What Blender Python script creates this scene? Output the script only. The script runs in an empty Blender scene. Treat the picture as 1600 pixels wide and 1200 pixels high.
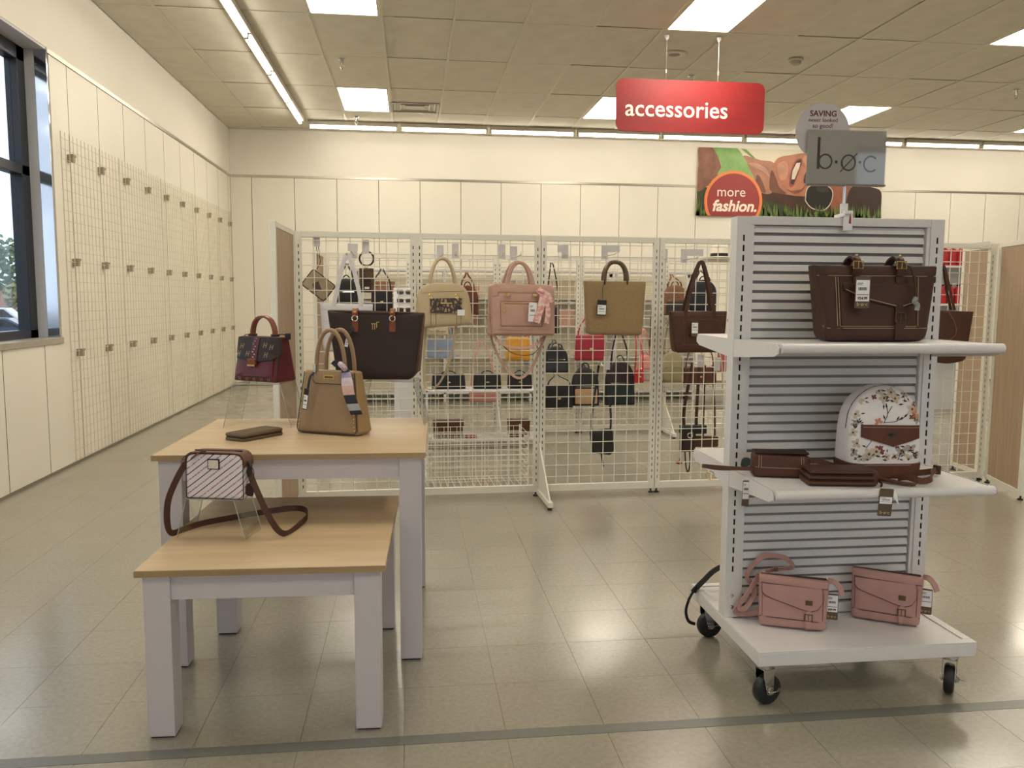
import bpy, bmesh, math, random
from mathutils import Vector, Matrix
random.seed(7)
PI = math.pi
SC = bpy.context.scene
COL = SC.collection

# ------------------------------------------------------------------ camera
def make_camera():
    yaw, pitch, roll = (math.radians(a) for a in (6.984, 5.873, -0.321))
    fwd = Vector((math.sin(yaw)*math.cos(pitch), math.cos(yaw)*math.cos(pitch), -math.sin(pitch)))
    right = Vector((math.cos(yaw), -math.sin(yaw), 0)); down = fwd.cross(right)
    r2 = right*math.cos(roll) + down*math.sin(roll)
    d2 = -right*math.sin(roll) + down*math.cos(roll)
    m = Matrix((r2, -d2, -fwd)).transposed().to_4x4()
    m.translation = (0, 0, 1.30)
    cam = bpy.data.cameras.new('camera'); o = bpy.data.objects.new('camera', cam)
    cam.sensor_width = 36; cam.lens = 1282.7/1600*36; cam.clip_start = .05; cam.clip_end = 400
    o.matrix_world = m; COL.objects.link(o); SC.camera = o
make_camera()

# ------------------------------------------------------------------ world, light levels, exposure
SC.view_settings.view_transform = 'Standard'
SC.view_settings.look = 'None'
SC.view_settings.gamma = 1
SC.view_settings.use_curve_mapping = False
SC.view_settings.exposure = 0.0
SC.cycles.sample_clamp_indirect = 4.0
PANEL_W = 20.0          # ceiling light panels
STRIP_W = 21.0          # fluorescent strips
LAMP = (1.0, 0.91, 0.76)
w = bpy.data.worlds.new('overcast_sky'); SC.world = w; w.use_nodes = True
bg = w.node_tree.nodes['Background']
bg.inputs['Color'].default_value = (0.78, 0.88, 1.0, 1); bg.inputs['Strength'].default_value = 1.8
def portal(loc, rot, sx, sy):
    l = bpy.data.lights.new('window_portal', 'AREA'); l.shape = 'RECTANGLE'; l.size = sx; l.size_y = sy
    l.cycles.is_portal = True
    o = bpy.data.objects.new('window_portal', l); o.location = loc; o.rotation_euler = rot; COL.objects.link(o)

# ------------------------------------------------------------------ materials
MATS = {}
def lin(c):
    return tuple(((v/255)/12.92 if v/255 <= .04045 else ((v/255+.055)/1.055)**2.4) for v in c)
def mat(name, rgb, rough=.5, metal=0, var=0.0, vscale=30, bump=0.0, bscale=400, trans=0, emit=None, estr=0, coat=0, stretch=None, spec=None, rgb2=None, vcon=None, bdist=.001, ior=None):
    """procedural principled material: base colour with noise variation and noise bump (object coordinates)"""
    if name in MATS: return MATS[name]
    m = bpy.data.materials.new(name); m.use_nodes = True; nt = m.node_tree
    b = nt.nodes['Principled BSDF']; c = lin(rgb)
    b.inputs['Base Color'].default_value = (*c, 1); b.inputs['Roughness'].default_value = rough
    b.inputs['Metallic'].default_value = metal
    if spec is not None: b.inputs['Specular IOR Level'].default_value = spec
    if ior is not None: b.inputs['IOR'].default_value = ior
    if coat: b.inputs['Coat Weight'].default_value = coat
    if trans: b.inputs['Transmission Weight'].default_value = trans
    if emit: b.inputs['Emission Color'].default_value = (*emit, 1); b.inputs['Emission Strength'].default_value = estr
    tc = nt.nodes.new('ShaderNodeTexCoord'); src = tc.outputs['Object']
    if stretch:
        mp = nt.nodes.new('ShaderNodeMapping'); mp.inputs['Scale'].default_value = stretch
        nt.links.new(src, mp.inputs['Vector']); src = mp.outputs['Vector']
    if var or rgb2:
        n = nt.nodes.new('ShaderNodeTexNoise'); n.inputs['Scale'].default_value = vscale; n.inputs['Detail'].default_value = 4
        nt.links.new(src, n.inputs['Vector'])
        r = nt.nodes.new('ShaderNodeValToRGB')
        lo = vcon[0] if vcon else .3; hi = vcon[1] if vcon else .7
        r.color_ramp.elements[0].position = lo; r.color_ramp.elements[1].position = hi
        c2 = lin(rgb2) if rgb2 else tuple(min(1, v*(1+var)) for v in c)
        c1 = c if rgb2 else tuple(v*(1-var) for v in c)
        r.color_ramp.elements[0].color = (*c1, 1); r.color_ramp.elements[1].color = (*c2, 1)
        nt.links.new(n.outputs['Fac'], r.inputs['Fac']); nt.links.new(r.outputs['Color'], b.inputs['Base Color'])
    if bump:
        n2 = nt.nodes.new('ShaderNodeTexNoise'); n2.inputs['Scale'].default_value = bscale; n2.inputs['Detail'].default_value = 3
        nt.links.new(src, n2.inputs['Vector'])
        bp = nt.nodes.new('ShaderNodeBump'); bp.inputs['Strength'].default_value = bump; bp.inputs['Distance'].default_value = bdist
        nt.links.new(n2.outputs['Fac'], bp.inputs['Height']); nt.links.new(bp.outputs['Normal'], b.inputs['Normal'])
    MATS[name] = m; return m
def leather(name, rgb, rough=.5, var=.12): return mat(name, rgb, rough, var=var, vscale=14, bump=.35, bscale=500, spec=.3)

def floor_material():
    m = mat('waxed_vinyl_tile', (150, 146, 132), .2)
    nt = m.node_tree; b = nt.nodes['Principled BSDF']
    tc = nt.nodes.new('ShaderNodeTexCoord'); oi = nt.nodes.new('ShaderNodeObjectInfo')
    add = nt.nodes.new('ShaderNodeVectorMath'); add.operation = 'ADD'
    nt.links.new(tc.outputs['Object'], add.inputs[0]); nt.links.new(oi.outputs['Location'], add.inputs[1])
    n = nt.nodes.new('ShaderNodeTexNoise'); n.inputs['Scale'].default_value = 60; n.inputs['Detail'].default_value = 6
    n.inputs['Roughness'].default_value = .7
    nt.links.new(add.outputs[0], n.inputs['Vector'])
    r = nt.nodes.new('ShaderNodeValToRGB')
    r.color_ramp.elements[0].position = .32; r.color_ramp.elements[1].position = .68
    r.color_ramp.elements[0].color = (*lin((143, 137, 123)), 1); r.color_ramp.elements[1].color = (*lin((157, 151, 137)), 1)
    nt.links.new(n.outputs['Fac'], r.inputs['Fac']); nt.links.new(r.outputs['Color'], b.inputs['Base Color'])
    n3 = nt.nodes.new('ShaderNodeTexNoise'); n3.inputs['Scale'].default_value = 3.0; n3.inputs['Detail'].default_value = 1.5
    nt.links.new(add.outputs[0], n3.inputs['Vector'])
    r3 = nt.nodes.new('ShaderNodeValToRGB'); r3.color_ramp.elements[0].position = .3; r3.color_ramp.elements[1].position = .7
    r3.color_ramp.elements[0].color = (.17, .17, .17, 1); r3.color_ramp.elements[1].color = (.25, .25, .25, 1)
    nt.links.new(n3.outputs['Fac'], r3.inputs['Fac']); nt.links.new(r3.outputs['Color'], b.inputs['Roughness'])
    b.inputs['IOR'].default_value = 1.85
    n2 = nt.nodes.new('ShaderNodeTexNoise'); n2.inputs['Scale'].default_value = 9; n2.inputs['Detail'].default_value = 2
    nt.links.new(add.outputs[0], n2.inputs['Vector'])
    bp = nt.nodes.new('ShaderNodeBump'); bp.inputs['Strength'].default_value = .03; bp.inputs['Distance'].default_value = .002
    nt.links.new(n2.outputs['Fac'], bp.inputs['Height']); nt.links.new(bp.outputs['Normal'], b.inputs['Normal'])
    return m

WHITE = mat('white_powder_coat', (218, 215, 214), .38, var=.02, vscale=60)
WALLP = mat('cream_wall_panel', (238, 233, 219), .45, var=.012, vscale=3)
WALLW = mat('wall_paint', (238, 233, 221), .8, var=.012, vscale=2, bump=.1, bscale=150)
GRIDW = mat('white_grid_wire', (228, 224, 210), .4, var=.015, vscale=40)
DARK = mat('dark_slot', (18, 17, 16), .8, var=.05)
CHROME = mat('chrome', (200, 200, 200), .12, 1, var=.02)
ALU = mat('brushed_aluminium', (196, 190, 178), .28, .9, var=.05, stretch=(1, 1, 40))
BRASS = mat('gold_metal', (206, 176, 110), .25, 1, var=.04)
BRONZE = mat('antique_brass', (110, 92, 62), .38, 1, var=.1)
RUBBER = mat('black_rubber', (28, 28, 28), .45, var=.1)
ACRYL = mat('clear_acrylic', (246, 248, 246), .03, trans=1, ior=1.25, var=.002)
BLACK = mat('black_nylon', (26, 25, 27), .6, var=.15, bump=.3, bscale=700)
MELW = mat('white_melamine', (198, 192, 196), .45, var=.012, vscale=20)
def wood_mat(name, a, b_, sc=(2.2, 26, 26), rough=.34):
    return mat(name, a, rough, rgb2=b_, vscale=2.4, stretch=sc, vcon=(.25, .75), bump=.05, bscale=30)
WOOD = wood_mat('light_maple_laminate', (182, 157, 121), (202, 179, 143), (1.0, 9, 9))
WOODE = wood_mat('maple_edge_band', (150, 124, 88), (172, 146, 108), (1.0, 12, 12))
TAN = wood_mat('tan_wood_board', (160, 136, 110), (178, 154, 128), (20, 20, 1.2), .55)
LABEL = mat('white_label', (236, 236, 236), .6, var=.01)
INK = mat('black_ink', (22, 20, 20), .7, var=.02)
TAGB = mat('brown_card', (92, 74, 56), .6, var=.05)

# ------------------------------------------------------------------ mesh builder
class MB:
    def __init__(s): s.v = []; s.f = []
    def add(s, vs, fs):
        o = len(s.v); s.v += [tuple(v) for v in vs]; s.f += [tuple(i+o for i in f) for f in fs]; return s
    def box(s, x0, x1, y0, y1, z0, z1, M=None):
        vs = [Vector(p) for p in ((x0,y0,z0),(x1,y0,z0),(x1,y1,z0),(x0,y1,z0),(x0,y0,z1),(x1,y0,z1),(x1,y1,z1),(x0,y1,z1))]
        if M: vs = [M @ v for v in vs]
        return s.add(vs, [(0,3,2,1),(4,5,6,7),(0,1,5,4),(1,2,6,5),(2,3,7,6),(3,0,4,7)])
    def prism(s, pts, y0, y1):
        """outline in (x,z), extruded along y from y0 (front) to y1"""
        n = len(pts); vs = [(x, y0, z) for x, z in pts] + [(x, y1, z) for x, z in pts]
        fs = [tuple(range(n)), tuple(range(2*n-1, n-1, -1))] + [(i, i+n, (i+1) % n+n, (i+1) % n) for i in range(n)]
        return s.add(vs, fs)
    def prismz(s, pts, z0, z1):
        n = len(pts); vs = [(x, y, z0) for x, y in pts] + [(x, y, z1) for x, y in pts]
        fs = [tuple(range(n-1, -1, -1)), tuple(range(n, 2*n))] + [(i, (i+1) % n, (i+1) % n+n, i+n) for i in range(n)]
        return s.add(vs, fs)
    def tube(s, pts, r, n=8, closed=False, r2=None):
        pts = [Vector(p) for p in pts]; m = len(pts); vs = []; prev = None
        for i, p in enumerate(pts):
            a = pts[(i-1) % m] if (closed or i) else p; b = pts[(i+1) % m] if (closed or i < m-1) else p
            t = (b-a).normalized() if (b-a).length > 1e-9 else Vector((0, 0, 1))
            if prev is None:
                h = Vector((0, 0, 1)) if abs(t.z) < .9 else Vector((1, 0, 0))
                u = t.cross(h).normalized()
            else: u = (prev - t*prev.dot(t)).normalized()
            prev = u; v = t.cross(u)
            rr = r if r2 is None else r+(r2-r)*i/max(1, m-1)
            vs += [p + (u*math.cos(2*PI*k/n)+v*math.sin(2*PI*k/n))*rr for k in range(n)]
        fs = []
        for i in range(m if closed else m-1):
            j = (i+1) % m
            fs += [(i*n+k, i*n+(k+1) % n, j*n+(k+1) % n, j*n+k) for k in range(n)]
        if not closed: fs += [tuple(range(n-1, -1, -1)), tuple(range((m-1)*n, m*n))]
        return s.add(vs, fs)
    def ribbon(s, pts, w, t, side=(0, 1, 0), closed=False):
        """flat strap: side = direction of its width (vector or list)"""
        pts = [Vector(p) for p in pts]; m = len(pts); vs = []
        for i, p in enumerate(pts):
            a = pts[(i-1) % m] if (closed or i) else p; b = pts[(i+1) % m] if (closed or i < m-1) else p
            tt = (b-a).normalized()
            if side == 'xz': sd = tt.cross(Vector((0, 1, 0)))*.85+Vector((0, .5, 0))
            else: sd = Vector(side[i] if isinstance(side, list) else side)
            sd = sd - tt*sd.dot(tt)
            sd = sd.normalized() if sd.length > 1e-5 else tt.orthogonal().normalized()
            nn = tt.cross(sd)
            vs += [p+sd*w/2+nn*t/2, p-sd*w/2+nn*t/2, p-sd*w/2-nn*t/2, p+sd*w/2-nn*t/2]
        fs = []
        for i in range(m if closed else m-1):
            j = (i+1) % m
            fs += [(i*4+k, i*4+(k+1) % 4, j*4+(k+1) % 4, j*4+k) for k in range(4)]
        if not closed: fs += [(3, 2, 1, 0), tuple(range((m-1)*4, m*4))]
        return s.add(vs, fs)
    def lathe(s, prof, n=24, M=None):
        """profile of (r, z) turned about z"""
        vs = []; m = len(prof)
        for r, z in prof: vs += [Vector((r*math.cos(2*PI*k/n), r*math.sin(2*PI*k/n), z)) for k in range(n)]
        if M: vs = [M @ v for v in vs]
        fs = [(i*n+k, i*n+(k+1) % n, (i+1)*n+(k+1) % n, (i+1)*n+k) for i in range(m-1) for k in range(n)]
        fs += [tuple(range(n-1, -1, -1)), tuple(range((m-1)*n, m*n))]
        return s.add(vs, fs)
    def mesh(s, name, m, smooth=True):
        me = bpy.data.meshes.new(name); me.from_pydata(s.v, [], s.f)
        bm = bmesh.new(); bm.from_mesh(me); bmesh.ops.recalc_face_normals(bm, faces=bm.faces); bm.to_mesh(me); bm.free()
        if smooth:
            me.polygons.foreach_set('use_smooth', [True]*len(me.polygons)); me.set_sharp_from_angle(angle=.7)
        for x in (m if isinstance(m, (list, tuple)) else [m]): me.materials.append(x)
        return me
    def build(s, name, m, parent=None, bevel=0, seg=2, smooth=True):
        return obj(name, s.mesh(name, m, smooth), parent, bevel, seg)
def obj(name, me, parent=None, bevel=0, seg=2):
    o = bpy.data.objects.new(name, me); COL.objects.link(o)
    if parent is not None: o.parent = parent
    if bevel:
        b = o.modifiers.new('bevel', 'BEVEL'); b.width = bevel; b.segments = seg; b.limit_method = 'ANGLE'
    return o
def tag(o, label, cat, group=None):
    o['label'] = label; o['category'] = cat
    if group: o['group'] = group
    return o
def thing(name, label, cat, loc=(0, 0, 0), rz=0, group=None, rot=None):
    o = bpy.data.objects.new(name, None); COL.objects.link(o); o.empty_display_size = .05
    o.location = loc; o.rotation_euler = rot if rot else (0, 0, rz)
    return tag(o, label, cat, group)
def struct(name, o=None):
    if o is None:
        o = bpy.data.objects.new(name, None); COL.objects.link(o)
    o['kind'] = 'structure'; return o
def inst(name, me, parent, loc=(0, 0, 0), rz=0):
    o = bpy.data.objects.new(name, me); COL.objects.link(o); o.parent = parent; o.location = loc; o.rotation_euler = (0, 0, rz); return o
def bx(name, m, parent, x0, x1, y0, y1, z0, z1, bevel=0):
    return MB().box(x0, x1, y0, y1, z0, z1).build(name, m, parent, bevel)
def spline(pts, n=8, closed=False):
    """Catmull-Rom through points"""
    P = [Vector(p) for p in pts]; m = len(P); out = []
    for i in range(m if closed else m-1):
        p0 = P[(i-1) % m] if (closed or i) else P[0]*2-P[1]
        p1 = P[i]; p2 = P[(i+1) % m]
        p3 = P[(i+2) % m] if (closed or i+2 < m) else P[-1]*2-P[-2]
        for k in range(n):
            t = k/n
            out.append(.5*((2*p1)+(p2-p0)*t+(2*p0-5*p1+4*p2-p3)*t*t+(3*p1-p0-3*p2+p3)*t**3))
    if not closed: out.append(P[-1])
    return out
def rounded(pts, r, n=5):
    """round the corners of a closed 2D outline; r a number or one per corner"""
    out = []; m = len(pts)
    for i in range(m):
        p = Vector(pts[i]); a = Vector(pts[i-1]); b = Vector(pts[(i+1) % m])
        rr = r[i] if isinstance(r, (list, tuple)) else r
        rr = min(rr, (a-p).length*.45, (b-p).length*.45)
        if rr < 1e-5: out.append((p.x, p.y)); continue
        s = p+(a-p).normalized()*rr; e = p+(b-p).normalized()*rr
        for k in range(n+1):
            t = k/n; q = s*(1-t)**2+p*2*t*(1-t)+e*t*t; out.append((q.x, q.y))
    return out
def circle(cx, cy, r, n=24, ry=None): return [(cx+r*math.cos(2*PI*k/n), cy+(ry or r)*math.sin(2*PI*k/n)) for k in range(n)]
FONT_CACHE = {}
def text(name, s, size, m, parent, loc, rot=(PI/2, 0, 0), shear=0, bold=0, align='CENTER', sx=1, extrude=.0004, space=1, fit=None):
    cu = bpy.data.curves.new(name, 'FONT'); cu.body = s; cu.size = size; cu.shear = shear; cu.offset = bold
    cu.align_x = align; cu.align_y = 'CENTER'; cu.extrude = extrude; cu.resolution_u = 3; cu.space_character = space
    t = bpy.data.objects.new(name, cu); COL.objects.link(t)
    dg = bpy.context.evaluated_depsgraph_get(); me = bpy.data.meshes.new_from_object(t.evaluated_get(dg))
    bpy.data.objects.remove(t); bpy.data.curves.remove(cu)
    me.materials.clear(); me.materials.append(m); me.name = name
    if fit:
        xs = [v.co.x for v in me.vertices]; k = fit/(max(xs)-min(xs)); me.transform(Matrix.Diagonal((k, k, 1, 1)))
    o = bpy.data.objects.new(name, me); COL.objects.link(o); o.parent = parent; o.location = loc; o.rotation_euler = rot; o.scale = (sx, 1, 1)
    return o

class Body:
    """soft bag body grown from a front outline in (x,z): super-elliptic section, depth tapering with height"""
    def __init__(s, outline, depth, p=7, top=1.0, rnd=.02, dense=1):
        s.o = rounded(outline, rnd, 5) if rnd else outline
        xs = [q[0] for q in s.o]; zs = [q[1] for q in s.o]
        s.z0, s.z1 = min(zs), max(zs); s.c = Vector(((min(xs)+max(xs))/2, (s.z0+s.z1)/2)); s.d = depth; s.p = p; s.top = top
        # resample edges so long sides carry vertices
        out = []; m = len(s.o); step = max(s.z1-s.z0, max(xs)-min(xs))/(10*dense)
        for i in range(m):
            a = Vector(s.o[i]); b = Vector(s.o[(i+1) % m]); k = max(1, int((b-a).length/step))
            out += [tuple(a+(b-a)*j/k) for j in range(k)]
        s.o = out
    def taper(s, z):
        t = min(1, max(0, (z-s.z0)/(s.z1-s.z0))); return 1+(s.top-1)*t
    def edge(s, d):
        best = 1e9; m = len(s.o)
        for i in range(m):
            a = Vector(s.o[i])-s.c; b = Vector(s.o[(i+1) % m])-s.c; e = b-a
            den = d.x*e.y-d.y*e.x
            if abs(den) < 1e-12: continue
            t = (a.x*e.y-a.y*e.x)/den; u = (a.x*d.y-a.y*d.x)/den
            if t > 0 and -1e-6 <= u <= 1+1e-6: best = min(best, t)
        return best
    def half(s, x, z):
        q = Vector((x, z))-s.c; l = q.length
        r = 0 if l < 1e-6 else min(.999, l/s.edge(q/l))
        return s.d/2*s.taper(z)*(1-r**s.p)**(1/s.p)
    def build(s, name, m, parent, nt=9):
        M = MB(); n = len(s.o); e = 2/s.p; rings = []
        for k in range(nt+1):
            t = PI/2*k/nt; rings.append((math.cos(t)**e if k < nt else 0, math.sin(t)**e))
        vs = []; fs = []
        def ring(r, y, sg):
            o = len(vs)
            for q in s.o:
                x = s.c.x+(q[0]-s.c.x)*r; z = s.c.y+(q[1]-s.c.y)*r
                vs.append((x, sg*s.d/2*s.taper(z)*y, z))
            return o
        base = ring(1, 0, -1)
        for sg in (-1, 1):
            prev = base
            for r, y in rings[1:-1]:
                cur = ring(r, y, sg); fs += [(prev+i, prev+(i+1) % n, cur+(i+1) % n, cur+i) for i in range(n)]; prev = cur
            # flat centre filled by further rings
            rr = rings[-2][0]
            for f in (.66, .33):
                cur = ring(rr*f, 1, sg); fs += [(prev+i, prev+(i+1) % n, cur+(i+1) % n, cur+i) for i in range(n)]; prev = cur
            c = len(vs); vs.append((s.c.x, sg*s.d/2*s.taper(s.c.y), s.c.y))
            fs += [(prev+i, prev+(i+1) % n, c) for i in range(n)]
        M.add(vs, fs); return M.build(name, m, parent)
    def patch(s, name, m, parent, outline, off=.001, thick=.002, rnd=0, back=False):
        o = rounded(outline, rnd, 4) if rnd else list(outline)
        out = []; k = len(o)
        for i in range(k):
            a = Vector(o[i]); b = Vector(o[(i+1) % k]); c = max(1, int((b-a).length/.03)); out += [tuple(a+(b-a)*j/c) for j in range(c)]
        n = len(out); cx = sum(q[0] for q in out)/n; cz = sum(q[1] for q in out)/n; sg = 1 if back else -1
        vs = []; fs = []
        def ring(r, extra):
            b = len(vs)
            for q in out:
                x = cx+(q[0]-cx)*r; z = cz+(q[1]-cz)*r; vs.append((x, sg*(s.half(x, z)+extra), z))
            return b
        prev = ring(1, -.003)
        for r, e in ((1, off+thick*.7), (.985, off+thick), (.66, off+thick), (.33, off+thick)):
            cur = ring(r, e); fs += [(prev+i, prev+(i+1) % n, cur+(i+1) % n, cur+i) for i in range(n)]; prev = cur
        c = len(vs); vs.append((cx, sg*(s.half(cx, cz)+off+thick), cz)); fs += [(prev+i, prev+(i+1) % n, c) for i in range(n)]
        return MB().add(vs, fs).build(name, m, parent)
    def on(s, pts, off=.001, sub=6, smooth=False):
        P = [(p[0], 0, p[1]) for p in pts]
        if smooth: P = spline(P, sub)
        else:
            q = []
            for i in range(len(P)-1):
                a, b = Vector(P[i]), Vector(P[i+1]); q += [a+(b-a)*k/sub for k in range(sub)]
            P = q+[Vector(P[-1])]
        return [Vector((p[0], -(s.half(p[0], p[2])+off), p[2])) for p in P]
    def line(s, name, m, parent, pts, r=.0012, off=.0005, smooth=False):
        return MB().tube(s.on(pts, off, 6, smooth), r, 5).build(name, m, parent)
    def lines(s, name, m, parent, paths, r=.0012, off=.0005, smooth=False):
        M = MB()
        for q in paths: M.tube(s.on(q, off, 6, smooth), r, 5)
        o = M.build(name, m, parent)
        if len(paths) > 1: o['kind'] = 'stuff'
        return o
def arch(x0, x1, z0, h, y=0, n=14, p=2.0, lean=0):
    """handle path: an arch over x0..x1 rising h above z0"""
    c = (x0+x1)/2; a = (x1-x0)/2; out = []
    for k in range(n+1):
        t = PI*k/n; out.append((c-a*(abs(math.cos(t))**(2/p))*(1 if math.cos(t) > 0 else -1), y+lean*math.sin(t), z0+h*math.sin(t)**(2/p) if 0 < k < n else z0))
    return out
def price_tag(parent, x, y, z, w=.04, h=.085, card=None, price=None, brand=None, rot=0, lab=(.12, .78), rz=0):
    """swing tag hanging in front of a bag: card with a white price label, barcode and print"""
    t = obj('hang_tag', MB().prism(rounded([(-w/2, -h), (w/2, -h), (w/2, 0), (-w/2, 0)], .004), -.0008, .0008).mesh('hang_tag', card or TAGB), parent)
    t.location = (x, y, z); t.rotation_euler = (0, rot, rz)
    a, b = -h*lab[0], -h*lab[1]
    MB().box(-w*.45, w*.45, -.0014, -.0008, b, a).build('price_label', LABEL, t)
    M = MB(); hh = a-b
    for k in range(11):
        xx = -w*.30+k*w*.055; M.box(xx, xx+w*(.02+.02*(k*7 % 3)/2), -.0018, -.0014, b+hh*.52, b+hh*.66)
    M.box(-w*.38, w*.0, -.0018, -.0014, b+hh*.84, b+hh*.87); M.box(-w*.38, -w*.05, -.0018, -.0014, b+hh*.77, b+hh*.79)
    M.box(-w*.40, w*.40, -.0018, -.0014, b+hh*.30, b+hh*.33)
    M.build('barcode', INK, t)
    if price: text('price_text', price, w*.24, INK, t, (0, -.0016, b+hh*.14), bold=.0004)
    if brand: text('brand_text', brand, w*.34, mat('tan_print', (190, 170, 135), .6, var=.02), t, (0, -.0012, -h*.87), sx=1.1)
    return t

# ================================================================== THE ROOM
XL, XR, YF, YB, ZC = -2.615, 12.6, -3.6, 12.63, 3.744
TX0, TW, TY0, TD = -.875, .633, 10.01, 1.235          # ceiling grid
FLOORM = floor_material()
def build_floor():
    fl = struct('floor', MB().box(XL-.3, XR, YF, YB+.2, -.12, -.003).build('floor', mat('tile_joint', (118, 113, 102), .8, var=.05)))
    S = .305; g = .0006
    me = MB().box(g, S-g, g, S-g, -.003, 0).mesh('tile', FLOORM, False)
    cells = []
    nx0, nx1 = int((XL+.03)//S), int((XR+.03)//S)
    for k in range(-20, 35):
        y = 2.355+k*S if k >= 0 else 2.305+k*S
        if y < YF or y > YB-.05: continue
        for i in range(nx0, nx1+1): cells.append((-.03+i*S, y))
    def seen(c):
        x, y = c[0]+S/2, c[1]+S/2
        if y < 2.0: return False
        a = math.atan2(x, y)-math.radians(6.98); return abs(a) < math.radians(34)
    near = sorted([c for c in cells if seen(c)], key=lambda c: math.hypot(c[0], c[1]))[:300]
    ns = set(near)
    for c in near: inst('tile', me, fl, (c[0], c[1], 0))
    M = MB()
    for x, y in cells:
        if (x, y) not in ns: M.box(x+g, x+S-g, y+g, y+S-g, -.003, 0)
    o = M.build('tile', FLOORM, fl, smooth=False); o['kind'] = 'stuff'
    bx('border_strip', mat('grey_border_vinyl', (112, 112, 108), .3, var=.05, vscale=60), fl, XL, XR, 2.3062, 2.3542, -.003, .0003)
build_floor()

TILE = mat('ceiling_tile', (216, 210, 194), .9, var=.05, vscale=5, bump=.5, bscale=160, bdist=.002)
TEE = mat('ceiling_tee', (214, 208, 190), .5, var=.02)
LIGHTCELLS = {(i, j) for i in (0, 5, 10, 15) for j in (0, -3, -6, -9) if not (j < -8 and i > 12)}  # the two nearest rows are out of view, added to brighten the foreground
def build_ceiling():
    ce = struct('ceiling', MB().box(XL-.3, XR, YF, YB+.2, ZC+.09, ZC+.2).build('ceiling', mat('plenum', (120, 115, 100), .9, var=.05)))
    me = MB().box(.006, TW-.006, .006, TD-.006, 0, .016).mesh('ceiling_tile', TILE, False)
    M = MB(); imax = int((XR-TX0)//TW)+1
    for i in range(-3, imax):
        for j in range(-12, 3):
            if (i, j) in LIGHTCELLS: continue
            x, y = TX0+i*TW, TY0+j*TD
            x0, x1, y0, y1 = max(x, XL), min(x+TW, XR), max(y, YF), min(y+TD, YB)
            if x1-x0 < .05 or y1-y0 < .05: continue
            dz = .003*((i*5+j*3) % 3)
            if j >= -3 and i < 17:
                if x1-x0 > TW-.01 and y1-y0 > TD-.01: inst('ceiling_tile', me, ce, (x, y, ZC+.004+dz))
                else: bx('ceiling_tile', TILE, ce, x0+.004, x1-.004, y0+.004, y1-.004, ZC+.004, ZC+.02)
            else: M.box(x0+.004, x1-.004, y0+.004, y1-.004, ZC+.004, ZC+.02)
    o = M.build('ceiling_tile', TILE, ce, smooth=False); o['kind'] = 'stuff'
    for i in range(-2, imax):
        x = TX0+i*TW; bx('main_tee', TEE, ce, x-.012, x+.012, YF, YB, ZC, ZC+.004)
    for j in range(-11, 3):
        y = TY0+j*TD
        if y < YB: bx('cross_tee', TEE, ce, XL, XR, y-.012, y+.012, ZC+.0005, ZC+.0045)
build_ceiling()

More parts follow.
